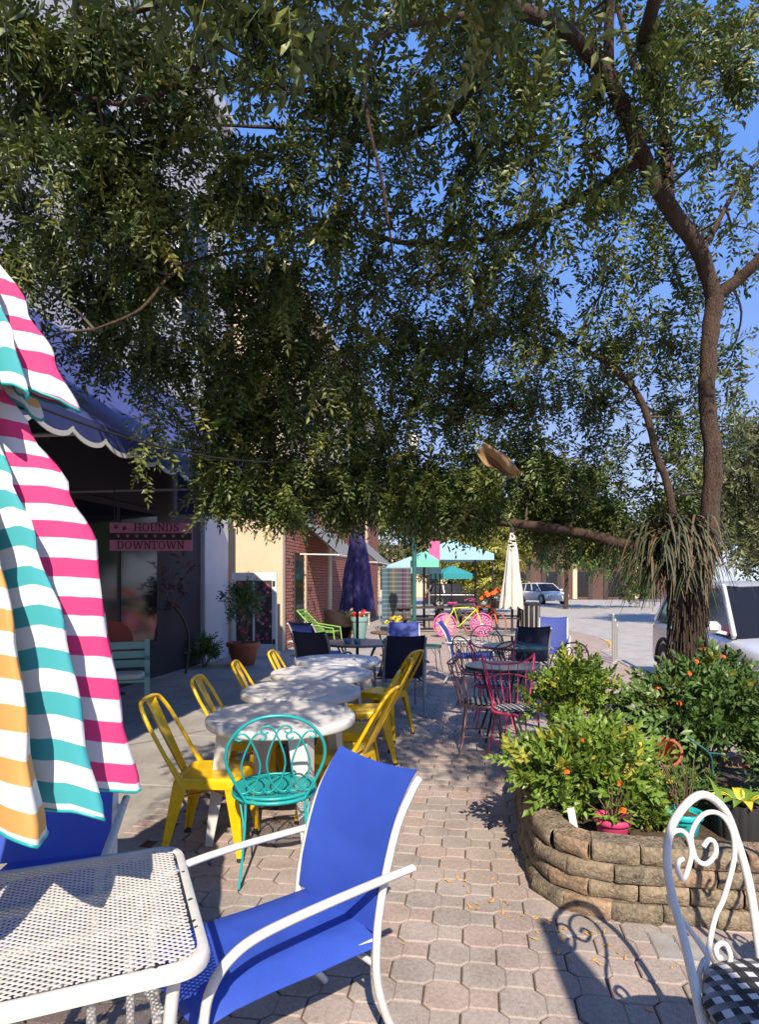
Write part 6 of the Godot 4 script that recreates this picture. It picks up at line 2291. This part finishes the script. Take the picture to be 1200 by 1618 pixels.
	for k in 3:
		mb = MB.new()
		mb.box(tf(Vector3(0, 0.55 + k * 0.11, -0.235 - k * 0.008)), Vector3(0.9, 0.09, 0.025), 0.005)
		part(mb, "back_slat", M.mint_paint, be)
	var cs := thing("cushion", "pale patterned cushion lying on the mint bench", "cushion", Vector3(-3.15, 0.416, -7.33), 0.35)
	mb = MB.new()
	loft(mb, [[0.3, 0.1, 0.05, 0.07], [0.38, 0.16, 0.06, 0.06], [0.4, 0.18, 0.07, 0.035], [0.38, 0.16, 0.06, 0.0]])
	part(mb, "pad", M.white_cloth, cs)
	var rd := thing("red_disc", "dull red round plate on a stand beside the striped parasol", "sign", Vector3(-3.62, 0, -8.6), 0.4)
	mb = MB.new()
	mb.lathe([Vector2(0, -0.012), Vector2(0.25, -0.012), Vector2(0.25, 0.012), Vector2(0, 0.012)], 28, Transform3D(Basis(Vector3.RIGHT, PI / 2), Vector3(0, 0.75, 0)))
	part(mb, "plate", M.red_disc, rd)
	mb = MB.new()
	mb.tube(v3([[0, 0, -0.03], [0, 0.8, -0.03]]), 0.015, 6)
	mb.lathe([Vector2(0, 0), Vector2(0.15, 0), Vector2(0.15, 0.02), Vector2(0, 0.03)], 16, tf(Vector3(0, 0, -0.03)))
	part(mb, "stand", M.black_metal, rd)
	# far buildings closing the street
	var fb := thing("far_building", "long low dark brick building across the far street", "building", Vector3(19, -0.13, -57))
	mb = MB.new(); mb.box(tf(Vector3(0, 2.4, -3)), Vector3(15, 4.8, 6), 0.02)
	part(mb, "wall", M.far_brick, fb)
	for k in 11:
		mb = MB.new(); mb.box(tf(Vector3(-7 + k * 1.4, 2.3, 0.05)), Vector3(0.4, 4.5, 0.14), 0.01)
		part(mb, "pier", M.far_dark if k % 4 else M.cream_wall, fb)
	for k in 5:
		mb = MB.new(); mb.box(tf(Vector3(-6.3 + k * 2.8, 1.4, 0.03)), Vector3(0.9, 2.2, 0.06), 0.0)
		part(mb, "window", M.dark_glass, fb)
	mb = MB.new(); mb.box(tf(Vector3(0, 4.85, -2.9)), Vector3(15.4, 0.3, 6.4), 0.03)
	part(mb, "roof", M.far_dark, fb)
	fb = thing("far_building", "pale far building behind the market canopies", "building", Vector3(2.0, -0.13, -66))
	mb = MB.new(); mb.box(tf(Vector3(0, 2.6, -3)), Vector3(20, 5.2, 6), 0.02)
	part(mb, "wall", M.cream_wall, fb)
	for k in 8:
		mb = MB.new(); mb.box(tf(Vector3(-8.5 + k * 2.4, 1.8, 0.03)), Vector3(1.2, 2.0, 0.06), 0.0)
		part(mb, "window", M.dark_glass, fb)
	mb = MB.new(); mb.box(tf(Vector3(0, 5.3, -3)), Vector3(20.4, 0.25, 6.4), 0.03)
	part(mb, "roof", M.far_dark, fb)
	var fs := spray_mesh(14, 0.9, 0.26, 0.12, 51, 0.008)
	far_tree("far_tree", "yellowing tree in sunlight behind the white parasol", Vector3(5.4, -0.13, -31), 5.2, Vector3(2.2, 1.9, 2.0), "yellowing", 900, 0.8, fs)
	far_tree("far_tree", "olive-green tree at the right edge beyond the silver car", Vector3(13.5, -0.13, -22), 7.5, Vector3(3.2, 3.0, 3.0), "olive", 1300, 0.9, fs)
	far_tree("far_tree", "dark green tree in front of the far brick building", Vector3(11.2, -0.13, -38), 7.5, Vector3(4.5, 2.8, 3.0), "dark", 1300, 1.0, fs)
	far_tree("far_tree", "broad tree behind the market canopies", Vector3(2.2, -0.13, -44), 8.0, Vector3(5.0, 3.0, 3.5), "olive", 1500, 1.1, fs)
	far_tree("far_tree", "tree far right behind the brick building", Vector3(27, -0.13, -44), 8.0, Vector3(6.0, 3.2, 4.0), "dark", 1400, 1.2, fs)
	var hs := thing("hedge", "dark clipped shrub by the far kerb in front of the brick building", "shrub", Vector3(16.2, -0.13, -40))
	bush(hs, Vector3(1.0, 1.0, 1.0), 0.0, 160, fs, "dark", 0.7, 6)


func _ready() -> void:
	# camera at eye height, lens shifted up so that uprights stay upright
	var cam := Camera3D.new()
	cam.position = Vector3(0, 1.55, 0)
	cam.set_frustum(0.05 * 1.618, Vector2(0, 0.05 * 0.109), 0.05, 600.0)
	cam.current = true
	add_child(cam)
	var sky := Sky.new()
	var sm := ProceduralSkyMaterial.new()
	sm.sky_top_color = lin(0.085, 0.2, 0.52)
	sm.sky_horizon_color = lin(0.55, 0.6, 0.67)
	sm.sky_curve = 0.12
	sm.ground_bottom_color = lin(0.25, 0.23, 0.21)
	sm.ground_horizon_color = lin(0.36, 0.45, 0.6)
	sm.sun_angle_max = 1.0
	sky.sky_material = sm
	var env := Environment.new()
	env.background_mode = Environment.BG_SKY
	env.sky = sky
	env.background_energy_multiplier = 1.2
	env.tonemap_mode = Environment.TONE_MAPPER_LINEAR
	env.tonemap_exposure = 1.5
	env.sdfgi_enabled = true
	env.ssao_enabled = true
	env.ssil_enabled = true
	var we := WorldEnvironment.new()
	we.environment = env
	add_child(we)
	var sun := DirectionalLight3D.new()
	sun.name = "sun"
	sun.light_energy = 1.6
	sun.light_color = Color(1.0, 0.94, 0.85)
	sun.light_angular_distance = 0.5
	sun.shadow_enabled = true
	add_child(sun)
	sun.look_at_from_position(Vector3.ZERO, SUN_TRAVEL)
	rng.seed = 20
	make_materials()
	build_ground()
	build_shops()
	build_planter()
	build_tree()
	build_furniture()
	build_plants()
	build_far()
